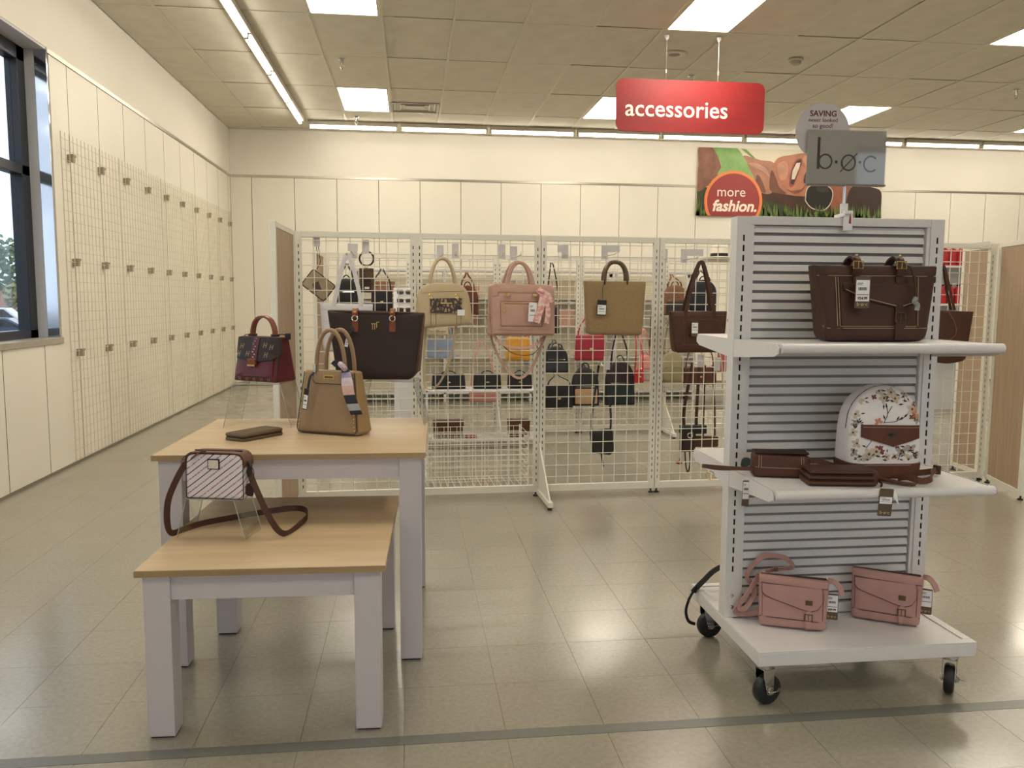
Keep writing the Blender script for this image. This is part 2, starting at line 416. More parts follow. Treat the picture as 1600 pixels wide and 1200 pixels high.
def build_walls():
    seam = mat('wall_seam', (84, 72, 54), .9, var=.05)
    wl = struct('wall_left', MB().box(XL-.24, XL-.014, 6.53, YB+.2, 0, ZC+.1).box(XL-.24, XL-.014, YF, 6.53, 0, .985).box(XL-.24, XL-.014, YF, 6.53, 3.095, ZC+.1)
                .box(XL-.24, XL-.014, YF, 1.9, .985, 3.095).build('wall_left', WALLW))
    ys = [5.63+.622*k for k in range(-15, 12)]
    for a, b in zip(ys, ys[1:]+[YB]):
        if b < YF+.1: continue
        a = max(a, YF)
        if a < 6.53 < b:
            bx('wall_panel', WALLP, wl, XL-.012, XL, a+.004, b-.004, .02, .955, .0015); bx('wall_panel', WALLP, wl, XL-.012, XL, 6.56, b-.004, .9555, 3.06, .0015)
        elif b <= 6.6 and a > 1.3: bx('wall_panel', WALLP, wl, XL-.012, XL, a+.004, b-.004, .02, .955, .0015)
        else: bx('wall_panel', WALLP, wl, XL-.012, XL, a+.004, min(b, YB)-.004, .02, 3.06, .0015)
    for y in ys:
        if y > YF+.1: bx('seam_strip', seam, wl, XL-.012, XL-.0002, y-.0035, y+.0035, .02, 3.06 if y > 6.56 or y < 1.3 else .955)
    MB().box(XL-.0139, XL-.012, 6.53, YB, .02, 3.06).box(XL-.0139, XL-.012, YF, 6.53, .02, .955).build('seam_backing', seam, wl)
    MB().box(XL-.013, XL, 6.57, YB, 3.095, ZC).box(XL-.013, XL, YF, 6.57, 3.10, ZC).build('bulkhead_board', WALLW, wl)
    struct('trim_1', bx('trim_1', ALU, None, XL-.013, XL+.008, 6.53, YB-.008, 3.062, 3.095))
    struct('baseboard_left', bx('baseboard_left', mat('grey_vinyl_base', (126, 120, 104), .5, var=.05), None, XL-.013, XL+.004, YF, YB, 0, .02))
    wb = struct('wall_back', MB().box(XL-.3, XR+.2, YB+.014, YB+.25, 0, ZC+.1).build('wall_back', WALLW))
    xs = [-2.313+.613*k for k in range(0, 25)]
    for a, b in zip([XL]+xs, xs+[XR]):
        if b-a > .05: bx('wall_panel', WALLP, wb, a+.004, b-.004, YB, YB+.012, .02, 3.06, .0015)
    bx('seam_backing', seam, wb, XL, XR, YB+.012, YB+.0139, .02, 3.06)
    bx('bulkhead_board', WALLW, wb, XL, XR, YB, YB+.013, 3.095, ZC)
    struct('trim_2', bx('trim_2', ALU, None, XL, XR, YB-.008, YB+.013, 3.062, 3.095))
    struct('baseboard_back', bx('baseboard_back', MATS['grey_vinyl_base'], None, XL+.004, XR, YB-.004, YB+.013, 0, .02))
    struct('wall_right', bx('wall_right', WALLW, None, XR, XR+.2, YF, YB+.2, 0, ZC+.1))
    # street front behind the camera: glazed shop front between low wall, piers and bulkhead
    M = MB().box(XL-.3, XR+.2, YF-.25, YF, 0, .55).box(XL-.3, XR+.2, YF-.25, YF, 3.0, ZC+.1)
    for x0, x1 in ((XL-.3, -2.2), (.2, 1.0), (3.4, 4.2), (6.6, XR+.2)): M.box(x0, x1, YF-.25, YF, .55, 3.0)
    struct('wall_front', M.build('wall_front', WALLW))
build_walls()

def glass_mat(name, tint=(1, 1, 1), base=.0, refl=.7):
    """thin clear sheet: lets light straight through, reflects by angle"""
    if name in MATS: return MATS[name]
    m = bpy.data.materials.new(name); m.use_nodes = True; nt = m.node_tree; nt.nodes.remove(nt.nodes['Principled BSDF'])
    t = nt.nodes.new('ShaderNodeBsdfTransparent'); t.inputs['Color'].default_value = (*tint, 1)
    g = nt.nodes.new('ShaderNodeBsdfGlossy'); g.inputs['Roughness'].default_value = .04
    lw = nt.nodes.new('ShaderNodeLayerWeight'); lw.inputs['Blend'].default_value = .5
    pw = nt.nodes.new('ShaderNodeMath'); pw.operation = 'POWER'; pw.inputs[1].default_value = 4; nt.links.new(lw.outputs['Facing'], pw.inputs[0])
    f = nt.nodes.new('ShaderNodeMath'); f.operation = 'MULTIPLY_ADD'; f.inputs[1].default_value = refl; f.inputs[2].default_value = .035+base; nt.links.new(pw.outputs[0], f.inputs[0])
    mx = nt.nodes.new('ShaderNodeMixShader')
    nt.links.new(f.outputs[0], mx.inputs[0]); nt.links.new(t.outputs[0], mx.inputs[1]); nt.links.new(g.outputs[0], mx.inputs[2])
    nt.links.new(mx.outputs[0], nt.nodes['Material Output'].inputs['Surface']); MATS[name] = m; return m
PANE = glass_mat('window_glass', (.97, .98, .98))
SHEET = glass_mat('acrylic_sheet', (.94, .95, .94), refl=.2, base=.02)

def build_windows():
    FR = mat('dark_bronze_frame', (44, 48, 56), .35, .3, var=.06)
    wn = struct('window_1')
    x0, x1 = XL-.236, XL-.15
    M = MB()
    M.box(x0, x1, 6.40, 6.53, .985, 3.095)
    for y in (4.9, 3.4, 1.9): M.box(x0, x1, y, y+.1, .985, 3.095)
    M.build('mullion', FR, wn, .003)
    MB().box(x0, x1, 1.9, 6.53, 2.175, 2.245).build('transom', FR, wn, .003)
    MB().box(x0, x1, 1.9, 6.53, .985, 1.06).box(x0, x1, 1.9, 6.53, 2.98, 3.095).build('window_frame', FR, wn, .003)
    for a, b in ((2.0, 3.4), (3.5, 4.9), (5.0, 6.40)):
        for z0, z1 in ((1.06, 2.175), (2.245, 2.98)): bx('pane', PANE, wn, XL-.2, XL-.196, a, b, z0, z1)
    MB().box(XL-.15, XL+.012, 1.9, 6.56, .955, 1.0).build('window_sill', mat('grey_sill', (168, 160, 146), .3, var=.06, vscale=25), wn, .003)
    MB().box(XL-.15, XL-.08, 6.515, 6.5305, 1.0, 3.095).build('jamb_board', mat('jamb_paint', (206, 206, 210), .6, var=.02), wn)
    MB().box(XL-.08, XL+.004, 6.510, 6.532, 1.0, 3.095).build('corner_channel', mat('polished_metal', (200, 205, 215), .08, 1, var=.02), wn, .002)
    MB().box(XL-.15, XL, 1.9, 6.515, 3.08, 3.0965).build('header_board', MATS['jamb_paint'], wn)
    portal((XL-.5, 4.2, 2.04), (0, -PI/2, 0), 2.1, 4.6)
    for n, (a, b) in enumerate(((-2.2, .2), (1.0, 3.4), (4.2, 6.6))):
        w = struct('window_%d' % (n+2))
        bx('pane', PANE, w, a, b, YF-.14, YF-.135, .55, 3.0)
        MB().box(a, b, YF-.18, YF-.1, .55, .61).box(a, b, YF-.18, YF-.1, 2.94, 3.0).box((a+b)/2-.03, (a+b)/2+.03, YF-.18, YF-.1, .61, 2.94).build('window_frame', FR, w)
        portal(((a+b)/2, YF-.4, 1.78), (PI/2, 0, 0), b-a, 2.45)
build_windows()

# ------------------------------------------------------------------ outside, seen through the left window
def build_outside():
    asph = mat('asphalt', (120, 118, 116), .9, var=.1, vscale=2)
    struct('ground', MB().box(-140, 140, -120, 160, -1.6, -1.2).build('ground', asph))
    def car(name, label, col, x, y, rz, pickup=False):
        t = thing(name, label, 'pickup truck' if pickup else 'car', (x, y, -1.2), rz)
        paint = mat(name+'_paint', col, .25, .2, var=.02, coat=.6)
        if pickup:
            pr = [(-2.7, .45), (2.7, .45), (2.72, .95), (1.5, 1.12), (.75, 1.8), (-.75, 1.82), (-.95, 1.15), (-2.7, 1.12)]
            win = [(.15, 1.16), (1.25, 1.16), (.66, 1.7), (.15, 1.7)]; win2 = [(-.75, 1.16), (.05, 1.16), (.05, 1.7), (-.65, 1.7)]
        else:
            pr = [(-2.25, .35), (2.2, .35), (2.28, .75), (1.2, .95), (.45, 1.42), (-.9, 1.44), (-1.7, 1.02), (-2.28, .95)]
            win = [(.0, .98), (.98, .97), (.36, 1.34), (.0, 1.36)]; win2 = [(-1.35, 1.0), (-.08, .98), (-.08, 1.36), (-.8, 1.36)]
        MB().prism(rounded(pr, .12), -.9, .9).build('body', paint, t, .08, 3)
        for n, w_ in (('window', win), ('window', win2)): MB().prism(w_, -.915, .915).build(n, mat('car_glass', (30, 36, 44), .1, var=.02), t)
        for sx in (-1.55, 1.6):
            for sy in (-.85, .85):
                MB().lathe([(.0, -.1), (.33, -.1), (.35, -.06), (.35, .06), (.33, .1), (0, .1)], 16, Matrix.Translation((sx, sy, .35)) @ Matrix.Rotation(PI/2, 4, 'X')).build('wheel', RUBBER, t)
        for sy in (-.6, .6): bx('headlight', LABEL, t, 2.18 if not pickup else 2.66, 2.3 if not pickup else 2.74, sy-.18, sy+.18, .6, .74)
    car('parked_sedan', 'dark blue sedan parked outside the window', (44, 66, 96), -21.0, 45.2, math.radians(15))
    car('parked_pickup', 'white pickup truck parked outside behind the blue sedan', (225, 225, 225), -26.5, 56.5, math.radians(12), True)
    for n, (x, y, h, rr, c, lab) in enumerate(((-36, 76, 8.6, 3.6, (96, 120, 84), 'tall green tree outside beyond the parked vehicles'), (-30.2, 71, 4.2, 2.2, (150, 150, 110), 'pale yellowish low tree outside behind the white pickup'))):
        t = thing('parking_lot_tree', lab, 'tree', (x, y, -1.2))
        MB().tube(spline([(0, 0, 0), (.1, 0, h*.3), (-.1, .1, h*.62)], 4), .22, 8, r2=.1).build('trunk', mat('bark', (92, 78, 64), .9, var=.2), t)
        M = MB(); rnd = random.Random(n+3)
        for k in range(900):
            a = rnd.uniform(0, 2*PI); u = rnd.uniform(-1, 1); q = rnd.random()**.4
            r = math.sqrt(1-u*u)*q; p = Vector((rr*r*math.cos(a), rr*r*math.sin(a), h*.62+rr*.75*u*q))
            d = Vector((rnd.uniform(-1, 1), rnd.uniform(-1, 1), rnd.uniform(-1, 1))).normalized(); e = d.orthogonal().normalized()
            s = .28; M.add([p-d*s, p+e*s*.6, p+d*s, p-e*s*.6], [(0, 1, 2, 3)])
        f = M.build('foliage', mat('foliage_%d' % n, c, .7, var=.25, vscale=2), t, smooth=False); f['kind'] = 'stuff'
    b = thing('distant_building', 'low pale brick building far beyond the parked vehicles', 'building', (-52, 100, -1.2))
    bx('wall', mat('far_brick', (190, 150, 130), .9, var=.1), b, -14, 14, 0, 6, 0, 3.4)
    bx('roof', mat('far_roof', (120, 110, 105), .9, var=.1), b, -14.4, 14.4, -.4, 6.4, 3.4, 3.8)
build_outside()

# ------------------------------------------------------------------ ceiling fittings
def emis(name, col, strength):
    m = mat(name, (255, 255, 255), .5, emit=col, estr=strength); return m
DIFF = emis('lit_diffuser', LAMP, PANEL_W); DIFF2 = emis('dimmed_lit_diffuser', LAMP, PANEL_W*.78); TUBE = emis('lit_tube', (1.0, .92, .79), STRIP_W)  # DIFF2: weaker emission for the unseen near rows, set to balance foreground brightness
PANEL_LABELS = {(0, -3): 'square white ceiling light panel at the top edge, nearest the left strip light',
 (0, 0): 'white ceiling light panel beside the air vent', (5, -3): 'large white ceiling light panel directly above the red accessories sign',
 (5, 0): 'white ceiling light panel half hidden behind the red accessories sign',
 (10, -3): 'white ceiling light panel cut by the right edge of the picture', (10, 0): 'white ceiling light panel behind the round saving topper sign',
 (15, 0): 'small far white ceiling light panel at the right edge above the strip lights'}
def build_fittings():
    for (i, j) in sorted(LIGHTCELLS):
        x, y = TX0+i*TW, TY0+j*TD
        t = thing('ceiling_light', PANEL_LABELS.get((i, j), 'ceiling light panel above or behind the viewer, outside the picture' if j < -5 else 'ceiling light panel beyond the right edge of the picture'), 'ceiling light', (x+TW/2, y+TD/2, ZC), 0, 'recessed ceiling light panels')
        a, b = TW/2-.014, TD/2-.014
        MB().box(-a, a, -b, -b+.02, 0, .02).box(-a, a, b-.02, b, 0, .02).box(-a, -a+.02, -b+.02, b-.02, 0, .02).box(a-.02, a, -b+.02, b-.02, 0, .02).build('frame', TEE, t)
        bx('diffuser', DIFF if j > -6 else DIFF2, t, -a+.02, a-.02, -b+.02, b-.02, .006, .012)
    def strip(label, x, y, rz, L=1.22):
        t = thing('strip_light', label, 'strip light', (x, y, ZC), rz, 'fluorescent strip lights')
        MB().box(-L/2+.01, L/2-.01, -.05, .05, -.055, 0).build('housing', mat('strip_housing', (190, 184, 168), .5, var=.03), t, .004)
        MB().tube([(-L/2+.03, 0, -.078), (L/2-.03, 0, -.078)], .019, 12).build('tube', TUBE, t)
        for s in (-1, 1): MB().box(s*(L/2-.022)-.012, s*(L/2-.022)+.012, -.02, .02, -.098, -.05).build('end_socket', TEE, t, .003)
    order = ['first', 'second', 'third', 'fourth', 'fifth', 'sixth', 'seventh', 'eighth', 'ninth', 'tenth', 'eleventh']
    for k in range(11): strip('strip light along the back wall, %s from the left corner' % order[k], -1.42+.635+k*1.262, 11.93, 0, 1.24)
    for k in range(8): strip('strip light along the left wall, %s from the far corner' % order[k], -1.475, 11.70-.62-k*1.24, PI/2, 1.235)
    t = thing('air_vent', 'square louvred metal air vent in the ceiling', 'air vent', (.06, 10.94, ZC))
    VM = mat('vent_metal', (158, 152, 138), .5, .2, var=.05)
    MB().box(-.31, .31, -.27, -.24, -.006, .01).box(-.31, .31, .24, .27, -.006, .01).box(-.31, -.28, -.24, .24, -.006, .01).box(.28, .31, -.24, .24, -.006, .01).build('frame', VM, t)
    bx('duct', DARK, t, -.28, .28, -.24, .24, .05, .06)
    for k in range(3):
        a, b = .26-k*.07, .22-k*.06
        M = MB()
        for s in (-1, 1):
            M.add([(-a, s*b, .0), (a, s*b, .0), (a-.06, s*(b-.05), .045), (-a+.06, s*(b-.05), .045)], [(0, 1, 2, 3)])
            M.add([(s*a, -b, .0), (s*a, b, .0), (s*(a-.06), b-.05, .045), (s*(a-.06), -b+.05, .045)], [(0, 1, 2, 3)])
        M.build('louvre', VM, t)
    bx('centre_plate', VM, t, -.12, .12, -.1, .1, .0, .008)
    for x, y, lab in ((-.69, 8.86, 'metal sprinkler head hanging beyond the top left light panel'), (-.72, 11.55, 'metal sprinkler head beside the back strip lights'),
                      (3.05, 8.96, 'metal sprinkler head just above the red accessories sign'), (6.95, 9.0, 'metal sprinkler head near the right edge of the ceiling')):
        t = thing('sprinkler', lab, 'sprinkler', (x, y, ZC), 0, 'ceiling sprinklers')
        MB().lathe([(.001, 0), (.036, 0), (.036, -.006), (.02, -.02), (.016, -.06), (.001, -.06)], 14).build('escutcheon', CHROME, t)
        MB().tube([(-.014, 0, -.06), (-.02, 0, -.08), (0, 0, -.11)], .004, 6).tube([(.014, 0, -.06), (.02, 0, -.08), (0, 0, -.11)], .004, 6).build('yoke', ALU, t)
        MB().lathe([(.001, -.11), (.022, -.11), (.022, -.114), (.001, -.114)], 12).build('deflector', ALU, t)
    t = thing('ceiling_speaker', 'round white speaker grille set in the ceiling above the red sign', 'speaker', (2.62, 8.23, ZC))
    MB().lathe([(.07, -.006), (.115, -.012), (.125, -.004), (.125, .003), (.07, .003)], 28).build('rim', TEE, t)
    MB().lathe([(.001, -.01), (.05, -.008), (.072, -.002), (.072, .003), (.001, .003)], 28).build('grille', mat('speaker_grille', (150, 143, 126), .6, var=.2, vscale=300), t)
    t = thing('smoke_detector', 'round smoke detector on the ceiling right of the red sign', 'smoke detector', (3.9, 8.23, ZC))
    MB().lathe([(.001, 0), (.075, 0), (.075, -.015), (.06, -.02), (.001, -.02)], 24).build('base', mat('detector_plastic', (196, 188, 170), .5, var=.02), t)
    MB().lathe([(.001, -.02), (.055, -.02), (.05, -.045), (.03, -.055), (.001, -.056)], 24).build('cap', mat('detector_cap', (168, 160, 146), .5, var=.04), t)
build_fittings()

# ================================================================== GRID DISPLAY ROWS
def slotted_post(x0, x1, y0, y1, z0, z1, sw=.006, sh=.022, pitch=.05, za=None, zb=None, m=GRIDW, name='post', parent=None, both=False):
    """upright with a real column of slots in its front face (front = y0)"""
    M = MB(); c = (x0+x1)/2; f = .003; za = za or z0+.08; zb = zb or z1-.06
    M.box(x0, c-sw/2, y0, y0+f, z0, z1).box(c+sw/2, x1, y0, y0+f, z0, z1)
    z = z0; k = za
    while k+sh < zb:
        M.box(c-sw/2, c+sw/2, y0, y0+f, z, k); z = k+sh; k += pitch
    M.box(c-sw/2, c+sw/2, y0, y0+f, z, z1)
    M.box(x0, x0+f, y0+f, y1, z0, z1).box(x1-f, x1, y0+f, y1, z0, z1).box(x0+f, x1-f, y1-f, y1, z0, z1)
    p = M.build(name, m, parent, smooth=False)
    bx('slot_shade', DARK, p, x0+f, x1-f, y0+f+.004, y0+f+.006, z0+.01, z1-.01)  # near-black sheet standing in for the shade inside the hollow post
    return p
ROWH = 1.712
def grid_panel(label, ax, ay, bx_, by, group, fine=False, cell=.0765):
    """gridwall bay between two plan points: two slotted uprights, top and bottom rails, welded wires"""
    L = math.hypot(bx_-ax, by-ay); rz = math.atan2(by-ay, bx_-ax)
    t = thing('grid_panel', label, 'grid panel', (ax, ay, 0), rz, group)
    pw, d = .036, .03
    for x in (0.002, L-pw-.002): slotted_post(x, x+pw, -d/2, d/2, .03, ROWH-.001, .006, .020, .042, .1, ROWH-.06, parent=t)
    bx('top_rail', GRIDW, t, pw+.002, L-pw-.002, -.014, .014, ROWH-.036, ROWH, .002)
    bx('bottom_rail', GRIDW, t, pw+.002, L-pw-.002, -.014, .014, .03, .075, .002)
    inner = L-2*pw-.004; nx = round(inner/cell); cw = inner/nx; r = .0032
    nz = int((ROWH-.04-.075)/cell)
    if not fine:
        hm = MB().tube([(0, 0, 0), (inner, 0, 0)], r, 6).mesh('wire', GRIDW); vm = MB().tube([(0, 0, 0), (0, 0, ROWH-.111)], r, 6).mesh('wire', GRIDW)
        for k in range(nz+1): inst('wire', hm, t, (pw+.002, -.004, ROWH-.055-k*cell))
        for k in range(1, nx): inst('wire', vm, t, (pw+.002+k*cw, .002, .075))
    else:
        M = MB()
        for k in range(nz+1): z = ROWH-.055-k*cell; M.tube([(pw, -.004, z), (L-pw, -.004, z)], r, 4)
        for k in range(1, nx): x = pw+k*cw; M.tube([(x, .002, .075), (x, .002, ROWH-.036)], r, 4)
        o = M.build('wire_mesh', GRIDW, t); o['kind'] = 'stuff'
    for x in (.02, L-.02): MB().lathe([(.018, 0), (.018, .008), (.006, .012), (.006, .03)], 12, Matrix.Translation((x, 0, 0))).build('levelling_foot', RUBBER, t)
    return t
def wing(label, ax, ay, bx_, by):
    """solid tan board in a white frame closing the end of a row"""
    L = math.hypot(bx_-ax, by-ay); rz = math.atan2(by-ay, bx_-ax)
    t = thing('end_board', label, 'end panel', (ax, ay, 0), rz)
    for x in (0, L-.036): bx('frame_post', GRIDW, t, x, x+.036, -.015, .015, .03, ROWH, .002)
    bx('frame_rail', GRIDW, t, .036, L-.036, -.014, .014, ROWH-.03, ROWH, .002); bx('frame_rail', GRIDW, t, .036, L-.036, -.014, .014, .03, .065, .002)
    bx('board', TAN, t, .036, L-.036, -.008, .008, .065, ROWH-.03)
    for x in (.02, L-.02): MB().lathe([(.018, 0), (.018, .008), (.006, .012), (.006, .03)], 12, Matrix.Translation((x, 0, 0))).build('levelling_foot', RUBBER, t)
def foot(label, x, y, L=.32, rz=0, group=None):
    """stabilising foot: sloping gusset and floor bar reaching toward the aisle (-y)"""
    t = thing('support_foot', label, 'support foot', (x, y, 0), rz, group)
    bx('floor_bar', GRIDW, t, -.016, .016, -L, -.016, .018, .052, .003)
    v = [(-.005, -.016, .052), (-.005, -.016, .36), (-.005, -L+.02, .052)]
    MB().add(v+[(.005, b, c) for a, b, c in v], [(0, 1, 2), (5, 4, 3), (0, 3, 4, 1), (1, 4, 5, 2), (2, 5, 3, 0)]).build('gusset', GRIDW, t)
    MB().lathe([(.016, 0), (.016, .008), (.006, .012), (.006, .02)], 12, Matrix.Translation((0, -L+.03, 0))).build('levelling_foot', RUBBER, t)
R1X = [-.71, .032, .832, 1.629, 2.455, 3.281, 4.107]
def r1y(x): return 5.25+.0373*(x+.71)
R1A = math.atan(.0373)
lab1 = ['white grid panel behind the display tables, leftmost bay of the front row', 'white grid panel behind the blush satchel, second bay of the front row',
        'white grid panel behind the straw tote, third bay of the front row', 'white grid panel beside the slatted stand, fourth bay of the front row',
        'white grid panel hidden behind the slatted stand, fifth bay of the front row', 'white grid panel at the right end of the front row']
for k in range(6): grid_panel(lab1[k], R1X[k], r1y(R1X[k]), R1X[k+1], r1y(R1X[k+1]), 'front row grid panels')
wing('tan end board in white frame, left end of the front grid row', -.735, 4.56, -.722, 5.235)
wing('tall tan end board in white frame at the right edge of the picture', 3.985, 4.86, 4.135, 5.40)
wing('tan end board seen through the grid at the far right', 4.14, 5.46, 4.185, 5.86)
foot('white sloping support foot at the second grid post', .832, r1y(.832)-.002, .40, R1A)
R2X = [-.80, -.01, .815, 1.62, 2.46, 3.28, 4.10]
lab2 = ['grid panel of the rear row behind the brown tote', 'grid panel of the rear row behind the snakeskin satchel', 'grid panel of the rear row behind the blush satchel',
        'grid panel of the rear row behind the straw tote', 'grid panel of the rear row left of the slatted stand', 'grid panel of the rear row hidden behind the slatted stand']
for k in range(6): grid_panel(lab2[k], R2X[k], 7.85, R2X[k+1], 7.85, 'rear row grid panels', True)
wing('tan end board at the left end of the rear grid row', -.825, 7.25, -.812, 7.83)
foot('support foot of the rear grid row seen below the blush satchel', .815, 7.83, .42, 0, 'rear support feet')
foot('support foot of the rear grid row seen right of the low black bag', 2.46, 7.83, .42, 0, 'rear support feet')

# fine wire panels fixed along the left wall
def wall_grids():
    ys = [6.62, 7.86, 9.10, 10.34, 11.58, 12.45]
    for n, (a, b) in enumerate(zip(ys, ys[1:])):
        t = thing('wall_grid', 'fine white wire grid on the left wall, ' + ['nearest the window', 'second from the window', 'third from the window', 'fourth from the window', 'last before the far corner'][n], 'wall grid', (XL, a, 0), 0, 'wire grids on the left wall')
        M = MB(); L = b-a-.01
        z = .045
        while z < 2.53: M.tube([(.03, 0, z), (.03, L, z)], .0024, 4); z += .0762
        k = 0
        while k*.0762 < L: M.tube([(.034, k*.0762, .04), (.034, k*.0762, 2.53)], .0024, 4); k += 1
        for e in (.0, L): M.tube([(.034, e, .04), (.034, e, 2.53)], .004, 4)
        o = M.build('wire_mesh', mat('wall_grid_wire', (214, 206, 184), .4, var=.02), t); o['kind'] = 'stuff'
        me = MB().box(0, .045, -.022, .022, -.028, .028).box(.03, .05, -.03, .03, .012, .03).mesh('wall_bracket', mat('grey_bracket', (150, 142, 122), .5, .2, var=.05))
        for s in range(11):
            y = 6.83+s*.622
            if a <= y < b:
                for z in (2.36, 1.568, .867): inst('wall_bracket', me, t, (0, y-a, z))
wall_grids()

# ================================================================== SLATTED STAND
def caster(parent, x, y, zt, rz, brake=True):
    c = obj('caster', MB().lathe([(.001, zt), (.02, zt), (.02, zt-.008), (.026, zt-.012), (.026, zt-.022), (.014, zt-.026), (.001, zt-.026)], 20).mesh('caster', CHROME), parent)
    c.location = (x, y, 0); c.rotation_euler = (0, 0, rz)
    z1 = zt-.022; M = MB()
    for s in (-1, 1):
        pr = [(-.022, z1), (.022, z1), (.02, z1-.035), (.008+.012, .048), (.012, .036), (-.004, .04), (-.02, z1-.03)]
        n = len(pr); y0 = s*.0195
        M.add([(px, y0, pz) for px, pz in pr]+[(px, y0+s*.003, pz) for px, pz in pr], [tuple(range(n)), tuple(range(2*n-1, n-1, -1))]+[(i, (i+1) % n, (i+1) % n+n, i+n) for i in range(n)])
    M.box(-.022, .022, -.0225, .0225, z1-.004, z1)
    M.build('fork', CHROME, c, .001)
    MB().lathe([(.012, -.016), (.04, -.016), (.048, -.012), (.05, -.004), (.05, .004), (.048, .012), (.04, .016), (.012, .016)], 28, Matrix.Translation((.01, 0, .05)) @ Matrix.Rotation(PI/2, 4, 'X')).build('wheel', RUBBER, c)
    MB().lathe([(.001, -.026), (.01, -.026), (.01, .026), (.001, .026)], 12, Matrix.Translation((.01, 0, .05)) @ Matrix.Rotation(PI/2, 4, 'X')).build('axle', ALU, c)
    if brake:
        MB().prismz(rounded([(-.02, -.05), (.03, -.05), (.034, -.028), (-.016, -.028)], .006), .06, .063).box(-.004, .012, -.03, -.022, .045, .066).build('brake_pedal', CHROME, c, .001)
GX0, GX1, GYF, GYB, GT = 1.08, 1.825, 2.665, 2.72, 1.582
def build_stand():
    t = thing('slatted_stand', 'white slatwall display stand on black casters with four shelves', 'display stand', (GX0, GYF, 0))
    W = GX1-GX0; D = GYB-GYF; yb0, yb1 = 2.375-GYF, 3.01-GYF; z0, z1 = .148, .197
    b = MB().box(0, W, yb0, yb1, z0, z1-.004).build('base_deck', WHITE, t, .003)
    MB().box(0, W, yb0, yb0+.03, z1-.004, z1).box(0, W, yb1-.03, yb1, z1-.004, z1).box(0, .03, yb0+.03, yb1-.03, z1-.004, z1).box(W-.03, W, yb0+.03, yb1-.03, z1-.004, z1).build('deck_rim', WHITE, b, .0015)
    caster(t, .045, .06+yb0-.01, z0, math.radians(17)); caster(t, W-.055, .06+yb0-.01, z0, math.radians(53)); caster(t, .05, yb1-.05, z0, math.radians(8)); caster(t, W-.05, yb1-.05, z0, math.radians(30))
    for x in (0, W-.05):
        p = slotted_post(x, x+.05, 0, D, z1, GT-.001, .0065, .021, .0335, .36, GT-.03, WHITE, 'upright', t)
        for z in (.235, .275): MB().lathe([(.006, 0), (.006, .003), (.001, .004)], 12, Matrix.Translation((x+.025, 0, z)) @ Matrix.Rotation(PI/2, 4, 'X')).build('bolt', CHROME, p)
    bx('top_rail', WHITE, t, .05, W-.05, 0, D, GT-.028, GT, .002)
    bx('bottom_rail', WHITE, t, .05, W-.05, .004, D-.004, z1, z1+.035, .002)
    bx('backing_sheet', mat('slat_backing', (138, 134, 131), .6, var=.03), t, .05, W-.05, D/2-.003, D/2+.003, z1+.03, GT-.028)
    for x in (.05, W-.062): MB().box(x, x+.012, .004, D-.004, z1+.03, GT-.028).build('side_channel', WHITE, t)
    sm = MB().add([(.064, .013, 0), (W-.064, .013, 0), (W-.064, .0185, .0215), (.064, .0185, .0215), (.064, .022, .0), (W-.064, .022, .0), (W-.064, .024, .0215), (.064, .024, .0215)],
                  [(0, 1, 2, 3), (7, 6, 5, 4), (0, 4, 5, 1), (3, 2, 6, 7), (0, 3, 7, 4), (1, 5, 6, 2)]).mesh('slat', WHITE, False)
    z = GT-.028-.024
    while z > z1+.035:
        inst('slat', sm, t, (0, 0, z)); o = inst('slat', sm, t, (W, D, z), PI); z -= .0322
    for zs in (1.145, .70):
        for sgn in (1, -1):                                   # 1 = front shelves, -1 = rear
            yo = 0 if sgn == 1 else D
            s = bx('shelf', WHITE, t, .012, W-.03, yo-sgn*.33 if sgn == 1 else yo+.004, yo-.004 if sgn == 1 else yo+.31, zs+.018, zs+.026)
            yr = yo-sgn*(.345 if sgn == 1 else .31)
            pts = [(.008, yr, zs+.014), (W-.022, yr, zs+.014)]
            MB().tube(pts, .0155, 14).build('front_rail', WHITE, s)
            for x in (.001, W-.024):
                ye = yr+sgn*.0
                a = [(yo-sgn*.001, zs-.035), (yo-sgn*.001, zs+.027), (ye+sgn*.02, zs+.027), (ye, zs+.016), (ye, zs+.0), (ye+sgn*.03, zs-.012)]
                n = len(a); MB().add([(x, p, q) for p, q in a]+[(x+.003, p, q) for p, q in a], [tuple(range(n)), tuple(range(2*n-1, n-1, -1))]+[(i, (i+1) % n, (i+1) % n+n, i+n) for i in range(n)]).build('bracket', WHITE, s)
build_stand()

# ================================================================== TABLES
def table(name, label, x, y, rz, W, D, H, leg=.077, th=.02, apron=.07):
    t = thing(name, label, 'table', (x, y, 0), rz)
    MB().box(0, W, 0, D, H-th, H).build('tabletop', WOOD, t, .0015)
    e = .0008
    MB().box(-e, W+e, -e, 0, H-th, H-.0015).box(-e, 0, 0, D, H-th, H-.0015).box(W, W+e, 0, D, H-th, H-.0015).box(-e, W+e, D, D+e, H-th, H-.0015).build('edge_band', WOODE, t)
    i = .016
    for lx in (i, W-i-leg):
        for ly in (i, D-i-leg):
            l = MB().box(lx, lx+leg, ly, ly+leg, .006, H-th).build('leg', MELW, t, .0015)
            MB().box(lx+.006, lx+leg-.006, ly+.006, ly+leg-.006, 0, .006).build('glide', RUBBER, l)
    f = .018
    for s in (0, 1):
        yy = i+.012 if s == 0 else D-i-.03
        bx('apron', MELW, t, i+leg, W-i-leg, yy, yy+f, H-th-apron, H-th)
        xx = i+.012 if s == 0 else W-i-.03
        bx('apron', MELW, t, xx, xx+f, i+leg, D-i-leg, H-th-apron, H-th)
TR = math.radians(-1.8)
table('display_table', 'tall maple-topped white display table holding three handbags', -.884, 2.885, TR, .93, .86, .765, apron=.075)
table('display_table', 'low maple-topped white table nested in front of the tall one', -.797, 2.405, TR, .715, .87, .518, apron=.078)

